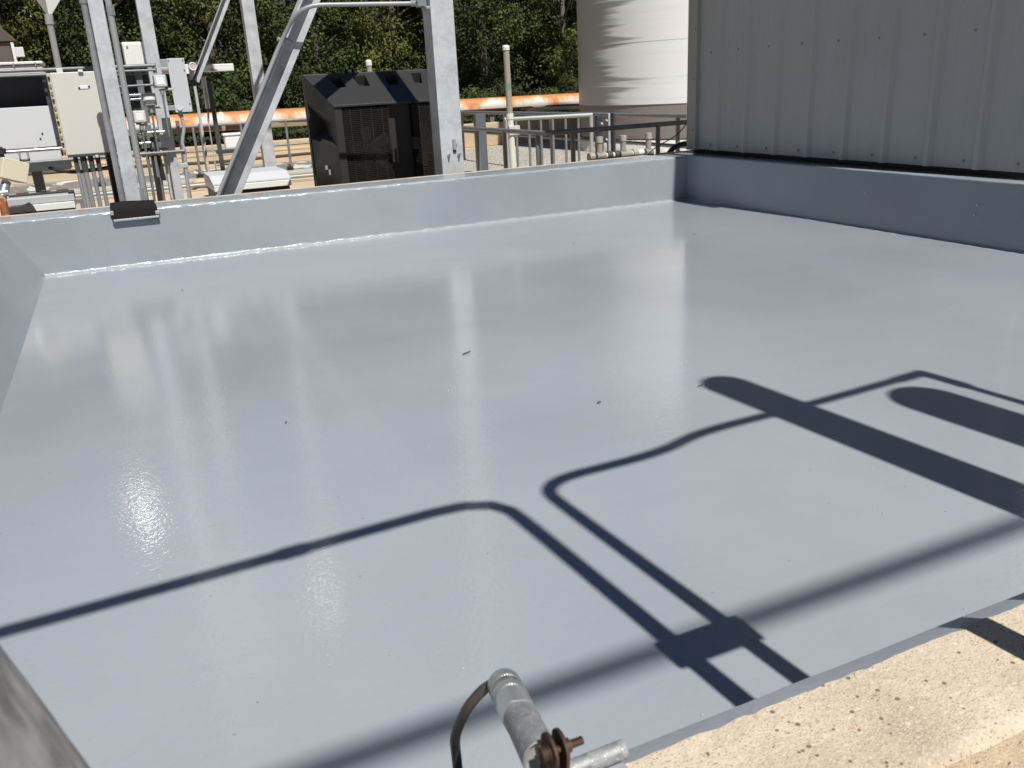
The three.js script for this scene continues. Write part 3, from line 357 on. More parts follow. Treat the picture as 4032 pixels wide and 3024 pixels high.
// ---------------------------------------------------------------- black fan unit
{
  const t = thing('fan_unit', 'black plastic cooling unit with ribbed grilles and a sloped pocketed hood', 'fan unit', [1.95, GY, -7]);
  const zR = -7.2, zF = -6.8, R = [1.485, 2.6, GY + 0.02, 1.036], F = [1.6, 2.48, GY + 0.02, 0.805]; // rim and front
  const hoodPos = []; const quad = (a, b, c, d) => { for (const q of [a, b, c, a, c, d]) hoodPos.push(...q); };
  const rt = (x) => [x, R[3], zR], ft = (x) => [x, F[3], zF]; // top slope strips between pockets
  const S = (s, x, dep = 0) => { const y = R[3] + (F[3] - R[3]) * s, z = zR + (zF - zR) * s; return [x, y - dep * 0.6, z - dep * 0.55]; };
  const px = [[1.66, 1.76], [1.855, 1.97], [2.12, 2.23], [2.36, 2.45]]; // pockets
  let lx0 = R[0], lx1 = F[0];
  const slope = (s, xr, xf) => [xr + (xf - xr) * s, R[3] + (F[3] - R[3]) * s, zR + (zF - zR) * s];
  const xs = [R[0], ...px.flat(), R[1]], ff = (x) => F[0] + (x - R[0]) * (F[1] - F[0]) / (R[1] - R[0]);
  for (let i = 0; i < xs.length - 1; i++) {
    const a = xs[i], b = xs[i + 1], pocket = i % 2 === 1;
    if (!pocket) quad(slope(0, a, ff(a)), slope(1, a, ff(a) - (i ? 0.02 : 0)), slope(1, b, ff(b) + (i < xs.length - 2 ? 0.02 : 0)), slope(0, b, ff(b)));
    else { // a pocket moulded into the slope
      const eL = (q) => slope(q, a, ff(a) + 0.02), eR = (q) => slope(q, b, ff(b) - 0.02), m = 0.42, A = eL(0.06), B = eR(0.06), C = eL(m), D = eR(m), a2 = [A[0] + 0.008, C[1] - 0.006, A[2] - 0.03], b2 = [B[0] - 0.008, D[1] - 0.006, B[2] - 0.03];
      quad(eL(0), A, B, eR(0)); quad(A, a2, b2, B); quad(a2, C, D, b2); quad(A, C, a2, a2); quad(B, b2, D, D); quad(C, eL(1), eR(1), D);
    }
  }
  const sl = (y0r, y1r, y0f, y1f) => quad([R[0], y0r, zR], [F[0], y0f, zF], [F[0], y1f, zF], [R[0], y1r, zR]);
  // left side, with a deep pocket
  sl(0.83, R[3], 0.7, F[3]); sl(GY, 0.56, GY, 0.5); { const a = [R[0], 0.83, zR], b = [F[0], 0.7, zF], c = [F[0], 0.5, zF], d = [R[0], 0.56, zR]; const k = [R[0] + 0.12, 0.66, zR - 0.05]; quad(a, b, k, k); quad(b, c, k, k); quad(c, d, k, k); quad(d, a, k, k); }
  quad([R[1], GY, zR], [R[1], R[3], zR], [F[1], F[3], zF], [F[1], GY, zF]);
  const hg = new THREE.BufferGeometry(); hg.setAttribute('position', new THREE.Float32BufferAttribute(hoodPos, 3)); hg.computeVertexNormals(); part(t, 'hood', hg, BLACK);
  part(t, 'rim', rb(R[0] - 0.01, R[1] + 0.01, GY, R[3] + 0.012, zR - 0.06, zR, 0.008, 2), BLACK); part(t, 'cabinet', rb(R[0] + 0.2, R[1] - 0.1, GY, R[3] - 0.15, zR - 0.5, zR - 0.05, 0.01), BLACKDEEP);
  part(t, 'front_frame', [rb(F[0], F[0] + 0.06, GY, F[3], zF - 0.04, zF, 0.004), rb(F[1] - 0.03, F[1], GY, F[3], zF - 0.04, zF, 0.004), rb(F[0], F[1], F[3] - 0.012, F[3] + 0.008, zF - 0.04, zF + 0.012, 0.005, 2), rb(2.035, 2.22, GY, F[3], zF - 0.12, zF - 0.06, 0.004)], BLACK);
  part(t, 'backing', rb(F[0] + 0.02, F[1] - 0.02, GY, F[3] - 0.02, zF - 0.22, zF - 0.2, 0.002), BLACKDEEP);
  for (const [x0, x1, cx] of [[1.66, 2.035, 1.88], [2.22, 2.455, 2.37]]) {
    const s = []; for (let y = GY + 0.35; y < 0.79; y += 0.0135) { const g = new THREE.BoxGeometry(x1 - x0, 0.0055, 0.012); g.translate((x0 + x1) / 2, y, zF - 0.014); s.push(g); } const gr = part(t, 'grille', s, SLAT); gr.userData.kind = 'stuff';
    for (let x = x0 + 0.06; x < x1 - 0.02; x += 0.085) part(t, 'grille_wire', rb(x - 0.003, x + 0.003, GY + 0.34, 0.79, zF - 0.008, zF - 0.003, 0.001), SLAT, gr);
    const fan = part(t, 'fan', [0, 1, 2, 3, 4].map((i) => { const g = rb(0.03, 0.17, -0.05, 0.05, -0.004, 0.004, 0.003); g.rotateX(0.5); g.rotateZ(i * 1.2566 + 0.5); g.translate(cx, 0.47, zF - 0.11); return g; }).concat([rod([cx, 0.47, zF - 0.14], [cx, 0.47, zF - 0.07], 0.045, 16)]), MIDGREY);
  }
  part(t, 'side_valve', [rod([1.53, 0.33, -6.98], [1.53, 0.36, -6.98], 0.012, 8), rod([1.545, 0.29, -6.95], [1.545, 0.33, -6.95], 0.009, 8)], MIDGREY);
}
// ---------------------------------------------------------------- vent pipes
function vent(x, z, top, r, label, low) {
  const t = thing('vent_pipe', label, 'vent pipe', [x, GY, z]); part(t, 'pipe', rod([x, low, z], [x - 0.006, top - 0.03, z], r, 18), PVCGREY); const g = new THREE.LatheGeometry([[0, 0.052], [r * 0.7, 0.052], [r * 1.12, 0.044], [r * 1.18, 0.03], [r * 1.18, 0]].map((p) => new THREE.Vector2(...p)), 20); g.translate(x - 0.006, top - 0.05, z); part(t, 'cap', g, PVC);
  part(t, 'riser', rod([x + 0.02, GY, z], [x, low, z], r * 1.1, 18), PVC); part(t, 'coupling', rod([x, low - 0.03, z], [x, low + 0.03, z], r * 1.25, 18), PVC); return t;
}
{ const t = vent(4.055, -9, 1.288, 0.033, 'tall weathered vent pipe with a white cap and a teal sticker', 0.56); const g = new THREE.CylinderGeometry(0.0345, 0.0345, 0.065, 16, 1, true, -0.5, 0.9); g.translate(4.052, 0.872, -9); part(t, 'sticker', g, mat(col(0.1, 0.33, 0.25), 0.5)); part(t, 'bracket', rb(4.02, 4.15, 0.36, 0.46, -8.99, -8.95, 0.006), mat(col(0.6, 0.61, 0.6), 0.4)); }
vent(2.39, -8.5, 1.179, 0.025, 'white capped vent pipe poking up behind the black fan unit', 0.9);

// ---------------------------------------------------------------- railings
function railing(label, path, yTop, mids, posts, r = 0.021, base = GY, m = RAIL, bal = []) {
  const t = thing('railing', label, 'railing', [path[0][0], base, path[0][1]]); part(t, 'top_rail', path.length > 2 ? bent(path.map(([x, z]) => [x, yTop, z]), r, 0.12) : rod([path[0][0], yTop, path[0][1]], [path[1][0], yTop, path[1][1]], r), m);
  for (const y of mids) part(t, 'mid_rail', path.length > 2 ? bent(path.map(([x, z]) => [x, y, z]), r * 0.85, 0.06) : rod([path[0][0], y, path[0][1]], [path[1][0], y, path[1][1]], r * 0.85), m);
  for (const [x, z] of posts) { part(t, 'post', rod([x, base, z], [x, yTop, z], r), m); part(t, 'foot', rb(x - 0.06, x + 0.06, base, base + 0.012, z - 0.06, z + 0.06, 0.002), m); } for (const [x, z] of bal) part(t, 'baluster', rod([x, mids[mids.length - 1] ?? base, z], [x, yTop, z], r * 0.6), m); return t;
}
railing('grey pipe railing along the terrace edge before the rust stained pipe', [[-2.4, -16.5], [3.9, -16.5]], 0.475, [0.055], [[-1.8, -16.5], [-0.24, -16.5], [1.37, -16.5], [2.18, -16.5], [2.97, -16.5], [3.78, -16.5]], 0.022, TY);
railing('corner railing whose far end lies in the building shade', [[3.82, -10.4], [3.8, -7.64], [5.9, -7.64]], 0.434, [], [[3.82, -9.4], [3.8, -8.6], [3.8, -7.8], [4.1, -7.64], [5.08, -7.64], [5.75, -7.64]], 0.024, GY);
railing('long railing running back toward the clad tank', [[6.2, -16.4], [6.27, -8.8]], 0.43, [0.08], [[6.2, -16], [6.21, -14], [6.23, -12.3], [6.25, -10.8], [6.27, -9]], 0.028, GY);
railing('short railing with upright bars between the vent pipe and the tank', [[5.1, -11.5], [6.2, -10.95]], 0.43, [], [[5.12, -11.49], [6.18, -10.96]], 0.027, GY, mat(col(0.42, 0.44, 0.45), 0.5, { metalness: 0.3 }), []).add;
for (const x of [5.24, 5.4, 5.55, 5.7, 5.86, 6.02]) { const t = thing('upright_bar', 'slim grey upright bar under the short railing', 'bar', [x, GY, -11.5 + (x - 5.1) * 0.5], 'upright bars under the short railing'); part(t, 'bar', rod([x, GY, -11.5 + (x - 5.1) * 0.5], [x, 0.42, -11.5 + (x - 5.1) * 0.5], 0.018, 10), RAIL); }
{ const t = thing('strut_posts', 'pair of dark slotted strut posts beside the small valves', 'post', [4.97, GY, -8.5]); part(t, 'strut', rb(4.87, 4.93, GY, 0.52, -8.56, -8.5, 0.003), NAVY); part(t, 'strut', rb(4.985, 5.01, GY, 0.54, -8.5, -8.46, 0.003), GALV); part(t, 'strut', rb(5.045, 5.075, GY, 0.54, -8.52, -8.46, 0.003), NAVY); for (const [x, y] of [[4.96, 0.45], [4.955, 0.25], [4.9, 0.42]]) part(t, 'clamp', rod([x, y, -8.48], [x, y + 0.02, -8.45], 0.015, 8), MIDGREY); }
{ const t = thing('thin_post', 'wide grey steel post behind the corner railing', 'post', [5.36, GY, -13]); part(t, 'post', rb(5.27, 5.44, GY, 0.48, -13.1, -13, 0.004), mat(col(0.1, 0.115, 0.14), 0.5)); }
// ---------------------------------------------------------------- low concrete walls, pipe, bucket
{ const t = thing('terrace_kerb', 'low grey kerb with white patches along the terrace edge', 'kerb', [-5, GY, -16.6]); part(t, 'kerb', rb(-14, 5.8, GY - 0.1, TY + 0.01, -16.72, -16.6, 0.02, 2), PATCHED); part(t, 'footing', rb(-14, 5.9, GY - 0.1, GY + 0.045, -16.6, -16.25, 0.02, 2), mat(col(0.4, 0.4, 0.39), 0.9, { bumpMap: groundBump, bumpScale: 0.01 })); }
{ const t = thing('retaining_wall', 'low tan concrete wall in front of the ivy bank', 'wall', [-5, TY, -21]); part(t, 'wall', rb(-20, 4.9, TY, -0.075, -21.3, -21, 0.02, 2), TERRACE); part(t, 'ledge', rb(-20, 4.9, TY, TY + 0.06, -21, -20.6, 0.02, 2), TERRACE); }
{ const t = thing('retaining_wall', 'tan concrete wall beyond the gravel beside the tank', 'wall', [7, GY, -19]); part(t, 'wall', rb(5.2, 14, GY, 0.07, -19.4, -19.1, 0.02, 2), TERRACE); }
{ const t = thing('ground_hose', 'thin dark hose lying across the tan terrace', 'hose', [1, TY, -19]); part(t, 'hose', tube([[-6, TY + 0.03, -19.2], [-1, TY + 0.03, -19], [0.8, TY + 0.03, -18.6], [1.7, TY + 0.03, -18.2], [2.6, TY + 0.03, -18.3], [4, TY + 0.03, -18.6], [5.5, TY + 0.03, -18.6]], 0.03, 60, 8), mat(col(0.08, 0.06, 0.04), 0.8)); }
{
  const t = thing('stained_pipe', 'large white pipe streaked with orange rust in front of the trees', 'pipe', [5, 0.2, -21.6]);
  const pm = tex(1024, [1, 1], (u, q) => { // u along the pipe, q from its top (0) round to its underside (1)
    const a = fbm(u, q * 0.06, 90, 3, 211), b = fbm(u, 0.5, 9, 3, 217), n = fbm(u, q, 40, 3, 219), edge = 0.63 + 0.26 * (a - 0.5) + 1.0 * (b - 0.5);
    const w = [0.74, 0.69, 0.65], o = [0.6 - 0.12 * n, 0.17 + 0.07 * n, 0.07], o2 = [0.72, 0.4, 0.2];
    let k = Math.min(1, Math.max(0, (edge - q) / 0.3)); if (b > 0.66) k *= 0.12; const mid = Math.min(1, k * 2), core = Math.max(0, k * 2 - 1);
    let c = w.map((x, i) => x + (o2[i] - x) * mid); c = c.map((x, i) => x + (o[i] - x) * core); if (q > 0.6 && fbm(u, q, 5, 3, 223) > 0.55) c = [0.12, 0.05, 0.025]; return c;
  });
  pm.wrapT = THREE.MirroredRepeatWrapping;
  const mp = mat(0xffffff, 0.55, { map: pm }), A = [-9, 0.475], B = [12.4, 0.36];
  for (const [x0, x1] of [[-9, -1.2], [-1.2, 2.45], [2.45, 6.6], [6.6, 12.4]]) { // pipe lengths butted at the joints
    const y = (x) => A[1] + (B[1] - A[1]) * (x + 9) / 21.4, g = new THREE.CylinderGeometry(0.205, 0.205, x1 - x0 - 0.004, 40, 1, true); g.rotateZ(-Math.PI / 2); const uv = g.attributes.uv, nr = g.attributes.normal, po = g.attributes.position;
    for (let i = 0; i < uv.count; i++) uv.setXY(i, (po.getX(i) + (x0 + x1) / 2) / 7, Math.abs(Math.atan2(nr.getZ(i), nr.getY(i))) / Math.PI * 0.998 + 0.001);
    g.rotateZ((B[1] - A[1]) / 21.4); g.translate((x0 + x1) / 2, (y(x0) + y(x1)) / 2, -21.6); part(t, 'pipe_length', g, mp, null, true);
  }
  for (const x of [2.45, 6.6]) part(t, 'joint_band', rod([x - 0.04, 0.475 - 0.0054 * (x + 9), -21.6], [x + 0.04, 0.475 - 0.0054 * (x + 9.08), -21.6], 0.209, 32), mat(col(0.7, 0.66, 0.6), 0.6));
  for (const x of [-4, 1, 5.2, 9.2]) part(t, 'support', rb(x - 0.06, x + 0.06, TY, 0.28 - 0.0054 * (x + 9) , -21.66, -21.54, 0.004), RAIL);
}
{ const t = thing('white_chest_tank', 'white plastic tank on a dark stand behind the terrace railing', 'tank', [2.15, TY, -17.4]); part(t, 'body', rb(1.97, 2.33, 0.0, 0.25, -17.6, -17.4, 0.04, 3), mat(col(0.76, 0.76, 0.8), 0.35)); part(t, 'rim', rb(1.95, 2.35, 0.245, 0.29, -17.62, -17.38, 0.015, 2), mat(col(0.78, 0.78, 0.82), 0.35)); part(t, 'stand', [rb(1.8, 2.36, -0.07, 0.0, -17.62, -17.4, 0.006), rb(1.84, 1.88, TY, -0.07, -17.5, -17.45, 0.004), rb(2.28, 2.32, TY, -0.07, -17.5, -17.45, 0.004)], NAVY); }
// ---------------------------------------------------------------- clad tank
{
  const cx = 11.35, cz = -15.0, R = 2.75, t = thing('insulated_tank', 'big round tank in bright streaked metal cladding with a torn yellow edge', 'tank', [cx, GY, cz]);
  const tm = tex(1024, [1, 1], (u, v) => { // pale sheet, one flank painted grey: dent shading mixed with brushed weathering
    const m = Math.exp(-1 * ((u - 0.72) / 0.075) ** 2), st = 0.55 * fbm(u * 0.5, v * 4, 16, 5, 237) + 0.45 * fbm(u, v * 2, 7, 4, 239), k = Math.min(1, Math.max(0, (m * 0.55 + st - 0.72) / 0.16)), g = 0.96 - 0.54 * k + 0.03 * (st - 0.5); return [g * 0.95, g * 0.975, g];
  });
  const tb = tex(1024, [1, 1], (u, v) => 0.55 * fbm(u, v * 3, 5, 5, 241) + 0.45 * fbm(u * 0.5, v * 4, 12, 4, 243), false);
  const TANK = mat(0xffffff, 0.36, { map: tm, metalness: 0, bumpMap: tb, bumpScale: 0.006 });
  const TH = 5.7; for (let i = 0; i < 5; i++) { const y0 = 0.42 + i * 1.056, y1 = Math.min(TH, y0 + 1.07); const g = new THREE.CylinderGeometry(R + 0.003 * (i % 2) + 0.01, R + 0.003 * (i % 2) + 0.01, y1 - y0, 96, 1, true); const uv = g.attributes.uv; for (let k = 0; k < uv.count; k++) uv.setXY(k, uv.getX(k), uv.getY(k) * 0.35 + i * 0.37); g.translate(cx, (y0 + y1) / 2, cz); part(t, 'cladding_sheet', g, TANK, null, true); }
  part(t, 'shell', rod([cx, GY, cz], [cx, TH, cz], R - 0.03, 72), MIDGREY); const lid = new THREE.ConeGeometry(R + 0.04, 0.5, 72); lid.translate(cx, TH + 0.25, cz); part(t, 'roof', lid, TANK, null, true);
  const bm = tex(256, 1.2, (u, v) => { const k = 0.7 + 0.5 * fbm(u, v * 0.3, 16, 4, 251); return [0.27 * k, 0.24 * k, 0.22 * k]; }); const band = new THREE.CylinderGeometry(R, R, 0.62, 96, 1, true); band.translate(cx, 0.13, cz); part(t, 'bottom_band', band, mat(0xffffff, 0.8, { map: bm }), null, true);
  const fm = mat(col(0.74, 0.72, 0.68), 0.95, { bumpMap: groundBump, bumpScale: 0.02 }); const foot = new THREE.CylinderGeometry(R + 0.02, R + 0.1, 0.3, 96, 1, true); foot.translate(cx, GY + 0.1, cz); part(t, 'footing', foot, fm, null, false);
  // torn edge: curled mustard lining
  const g = new THREE.BufferGeometry(), pos = [], idx = [], n = 24; for (let i = 0; i <= n; i++) { const s = i / n, th = -0.02 + s * 0.62, top = 0.40 + 0.02 * Math.sin(s * 20), low = 0.36 - 0.34 * Math.min(1, s * 1.7) + 0.03 * Math.sin(s * 31); for (const [y, k] of [[top, 0.04], [(top + low) / 2, 0.09 + 0.03 * Math.sin(s * 9)], [low, 0.15]]) { const rad = R + k; pos.push(cx + rad * Math.sin(th - 0.3), y, cz + rad * Math.cos(th - 0.3)); } }
  for (let i = 0; i < n; i++) for (let j = 0; j < 2; j++) { const q = i * 3 + j; idx.push(q, q + 1, q + 3, q + 1, q + 4, q + 3); } g.setAttribute('position', new THREE.Float32BufferAttribute(pos, 3)); g.setIndex(idx); g.computeVertexNormals(); part(t, 'torn_lining', g, mat(col(0.5, 0.36, 0.14), 0.8));
  part(t, 'strap', rb(9.72, 9.8, -0.1, 0.5, -12.86, -12.8, 0.003), DARKGREY);
}
// ---------------------------------------------------------------- small valves and hose by the building corner
for (const [x, top, l] of [[4.72, 0.322, 'stub valve with grey cap nearest the strut posts'], [5.01, 0.316, 'stub valve with grey cap in the middle of the three'], [5.33, 0.318, 'stub valve with grey cap nearest the building corner']]) {
  const t = thing('stub_valve', l, 'valve', [x, GY, -8.2], 'capped stub valves'); const z = -8.2; part(t, 'riser', rod([x, GY, z], [x, top - 0.12, z], 0.026, 14), PVC); part(t, 'body', rod([x, top - 0.17, z], [x, top - 0.05, z], 0.031, 14), PVCGREY); part(t, 'cap', rod([x, top - 0.06, z], [x, top, z], 0.038, 12), mat(col(0.42, 0.42, 0.4), 0.5)); part(t, 'union', rod([x - 0.04, top - 0.2, z], [x + 0.05, top - 0.2, z], 0.04, 14), mat(col(0.28, 0.28, 0.26), 0.5));
}
{ const t = thing('valve_header', 'grey horizontal pipe joining the capped stub valves', 'pipe', [5, 0.1, -8.24]); part(t, 'pipe', rod([4.62, 0.118, -8.24], [5.3, 0.116, -8.24], 0.03, 14), PVC); for (const x of [4.64, 4.78, 4.86, 4.95, 5.1, 5.18]) part(t, 'fitting', rod([x - 0.03, 0.117, -8.24], [x + 0.03, 0.117, -8.24], 0.045, 12), x > 4.8 && x < 5 ? DARKGREY : PVCGREY); }
{ const t = thing('black_hose', 'thick black hose arching beside the building corner', 'hose', [5.6, GY, -8]); part(t, 'hose', tube([[5.25, GY, -7.9], [5.4, 0.0, -8], [5.5, 0.14, -8], [5.62, 0.185, -8], [5.75, 0.18, -8], [5.9, 0.1, -8], [5.98, GY, -8]], 0.028, 50, 12), RUBBER); const u = thing('thin_cable', 'thin dark cable hanging from the corner of the building', 'cable', [4.1, 0.4, -5.9]); part(u, 'cable', tube([[4.06, 0.9, -5.64], [4.12, 0.6, -5.75], [4.1, 0.45, -5.9], [4.04, 0.3, -6.2], [4.0, 0.0, -6.4]], 0.004, 30, 6), RUBBER); }

// ---------------------------------------------------------------- trees
function leafGeo(n, place, size, tone) { // n leaves as small bent diamonds
  const pos = new Float32Array(n * 18), nor = new Float32Array(n * 18), colr = new Float32Array(n * 18), d = new THREE.Vector3(), a = new THREE.Vector3(), b = new THREE.Vector3(), c = new THREE.Vector3(), nn = new THREE.Vector3(), q = new THREE.Vector3();
  for (let i = 0; i < n; i++) {
    const [x, y, z, ox, oy, oz, tn] = place(i); nn.set(ox + rr(-0.8, 0.8), oy + 0.35 + rr(-0.7, 0.7), oz + rr(-0.8, 0.8)).normalize(); a.set(rr(-1, 1), rr(-1, 1), rr(-1, 1)).cross(nn).normalize(); b.crossVectors(nn, a); const L = size * rr(0.65, 1.35), Wd = L * rr(0.42, 0.6);
    const P = [[0, 0], [0.5, 0.5], [1, 0], [0.5, -0.5]].map(([u, v]) => [x + a.x * L * u + b.x * Wd * v, y + a.y * L * u + b.y * Wd * v - 0.12 * L * u * u, z + a.z * L * u + b.z * Wd * v]);
    const k = tn * rr(0.75, 1.25), C = [tone[0] * k * rr(0.85, 1.25), tone[1] * k, tone[2] * k * rr(0.7, 1.1)]; [0, 1, 2, 0, 2, 3].forEach((m, j) => { pos.set(P[m], i * 18 + j * 3); nor.set([nn.x, nn.y, nn.z], i * 18 + j * 3); colr.set(C, i * 18 + j * 3); });
  }
  const g = new THREE.BufferGeometry(); g.setAttribute('position', new THREE.BufferAttribute(pos, 3)); g.setAttribute('normal', new THREE.BufferAttribute(nor, 3)); g.setAttribute('color', new THREE.BufferAttribute(colr, 3)); g.setAttribute('uv', new THREE.BufferAttribute(new Float32Array(n * 12), 2)); g.computeVertexNormals(); return g;
}
const LEAF = new THREE.MeshPhysicalMaterial({ color: 0xffffff, vertexColors: true, roughness: 0.8, specularIntensity: 0.5, side: THREE.DoubleSide, transmission: 0.25, thickness: 0 });
const barkMap = tex(256, 0.6, (u, v) => { const k = 0.6 + 0.7 * fbm(u, v * 0.3, 20, 4, 261); return [0.16 * k, 0.13 * k, 0.1 * k]; }), BARK = mat(0xffffff, 0.95, { map: barkMap, bumpMap: barkMap, bumpScale: 0.02 });
function clumps(n, rx, ry, rz, cy, r0, r1) { return [...Array(n)].map(() => { let x, y, z, d; do { x = rr(-1, 1); y = rr(-1, 1); z = rr(-1, 1); d = Math.hypot(x, y, z); } while (d > 1 || d < 0.35); const k = Math.pow(d, 0.5) / d * 0.95; return { x: x * k * rx, y: cy + y * k * ry, z: z * k * rz, r: rr(r0, r1), t: rr(0.5, 1.5) }; }); }
function crown(n, per, rx, ry, rz, cy, r0, r1, size, tone) {
  const cl = clumps(n, rx, ry, rz, cy, r0, r1);
  return leafGeo(n * per, (i) => { const c = cl[Math.floor(i / per)]; let x, y, z, d; do { x = rr(-1, 1); y = rr(-1, 1); z = rr(-1, 1); d = Math.hypot(x, y, z); } while (d > 1 || d < 0.3); const k = c.r * Math.pow(d, -0.55) ; return [c.x + x * k, c.y + y * k * 0.8, c.z + z * k, x / d, y / d, z / d, c.t]; }, size, tone);
}
const variants = [];
const tones = [[0.095, 0.125, 0.028], [0.07, 0.108, 0.028], [0.12, 0.14, 0.03], [0.06, 0.092, 0.026]];
for (let v = 0; v < 4; v++) {
  const h = rr(7.6, 9), g = crown(170, 170, 2.0, h * 0.47, 1.7, h * 0.55, 0.3, 0.62, 0.1, tones[v]); const limbs = [rod([0, -0.1, 0], [0.1, h * 0.55, 0.05], 0.16, 10, 0.07)];
  for (let i = 0; i < 7; i++) { const y = h * rr(0.2, 0.55), a = rr(0, 6.28), L = rr(1, 1.7); limbs.push(rod([0.05, y, 0.02], [Math.cos(a) * L, y + rr(0.6, 1.4), Math.sin(a) * L], 0.05, 7, 0.015)); } variants.push([g, limbs]);
}
function plantTree(v, x, z, s, turn, label, cat = 'tree', group = 'trees behind the rust stained pipe') {
  const t = new THREE.Group(); t.name = numbered('tree'); t.position.set(x, TY + 0.1, z); t.rotation.y = turn; t.scale.setScalar(s); t.userData = { label, category: cat, group };
  const c = new THREE.Mesh(variants[v][0], LEAF); c.name = 'crown'; c.castShadow = c.receiveShadow = true; variants[v][2] ??= mesh('trunk', variants[v][1], BARK); const k = variants[v][2].clone(); k.name = 'trunk'; t.add(k, c); scene.add(t);
}
const tl = ['olive green leafy tree in the wood behind the stained pipe', 'deep green leafy tree in the wood behind the stained pipe', 'yellowish green leafy tree in the wood behind the stained pipe', 'dark green leafy tree in the wood behind the stained pipe'];
for (let i = 0; i < 10; i++) plantTree(i % 4, -7 + i * 2.5 + rr(-0.4, 0.4), -25.4 + rr(-0.6, 0.6), rr(0.85, 1.05), rr(0, 6.28), tl[i % 4]);
for (let i = 0; i < 8; i++) plantTree((i + 1) % 4, -8 + i * 3.4 + rr(-0.4, 0.4), -31.6 + rr(-0.7, 0.7), rr(1.15, 1.3), rr(0, 6.28), tl[(i + 1) % 4]);
for (let i = 0; i < 9; i++) plantTree((i + 2) % 4, -7 + i * 3 + rr(-0.4, 0.4), -28.6 + rr(-0.7, 0.7), rr(1.0, 1.2), rr(0, 6.28), tl[(i + 2) % 4]);
const shrubG = [crown(40, 130, 0.85, 0.6, 0.6, 0.55, 0.18, 0.34, 0.075, [0.075, 0.11, 0.028]), crown(40, 130, 0.8, 0.75, 0.6, 0.7, 0.18, 0.34, 0.075, [0.055, 0.085, 0.025])];
for (let i = 0; i < 29; i++) {
  const t = new THREE.Group(), far = i > 16; t.name = numbered('shrub'); t.position.set(far ? -7 + (i - 17) * 2 + rr(-0.3, 0.3) : -6 + i * 1.25 + rr(-0.4, 0.4), TY + 0.1, far ? -27 + rr(-0.4, 0.4) : -23.3 + rr(-0.4, 0.3)); t.rotation.y = rr(0, 6); t.scale.setScalar(far ? rr(1.9, 2.5) : rr(0.7, 1.45)); t.userData = { label: far ? 'tall dense shrub filling the gaps between the tree trunks' : i % 2 ? 'dark green shrub at the foot of the trees' : 'bright green shrub at the foot of the trees', category: 'shrub', group: 'shrubs at the foot of the trees' };
  const c = new THREE.Mesh(shrubG[i % 2], LEAF); c.name = 'foliage'; c.castShadow = c.receiveShadow = true; const s = mesh('stem', [rod([0, -0.1, 0], [0.05, 0.6, 0], 0.03, 7, 0.012), rod([0, 0.1, 0], [-0.25, 0.6, 0.1], 0.02, 6, 0.008)], BARK); t.add(c, s); scene.add(t);
}
{ const g = leafGeo(16000, () => { const x = rr(-10, 13), z = rr(-22.9, -21.85), y = TY + 0.12 + rr(0, 0.28) * (0.6 + 0.6 * fbm(x / 24 + 0.5, 0.3, 20, 2, 271)); return [x, y, z, 0, 0.6, 0.6, rr(0.6, 1.1)]; }, 0.09, [0.055, 0.07, 0.03]); const o = new THREE.Mesh(g, LEAF); o.name = 'ivy'; o.castShadow = o.receiveShadow = true; o.userData = { kind: 'stuff', label: 'low dull green ivy along the bank under the pipe', category: 'ground cover' }; scene.add(o); }
{ const t = thing('hut', 'dark brown hut roof among the trees with a white gutter pipe', 'hut', [-2.6, TY, -20.5]); part(t, 'wall', rb(-4.2, -1.42, TY, 2.16, -21.2, -20.5, 0.01), mat(col(0.1, 0.085, 0.08), 0.8)); const g = extr(poly([[-4.4, 2.16], [-1.3, 2.16], [-1.6, 2.5], [-2.6, 2.85], [-4.4, 2.85]]), 0.8, 0.01); g.translate(0, 0.02, -21.25); part(t, 'roof', g, mat(col(0.09, 0.075, 0.06), 0.9)); part(t, 'gutter_pipe', rod([-1.38, TY, -20.46], [-1.38, 2.15, -20.46], 0.03, 8), WHITE); part(t, 'vent_box', rb(-1.36, -1.2, 1.88, 2.06, -20.5, -20.4, 0.01), LIGHTGREY); }

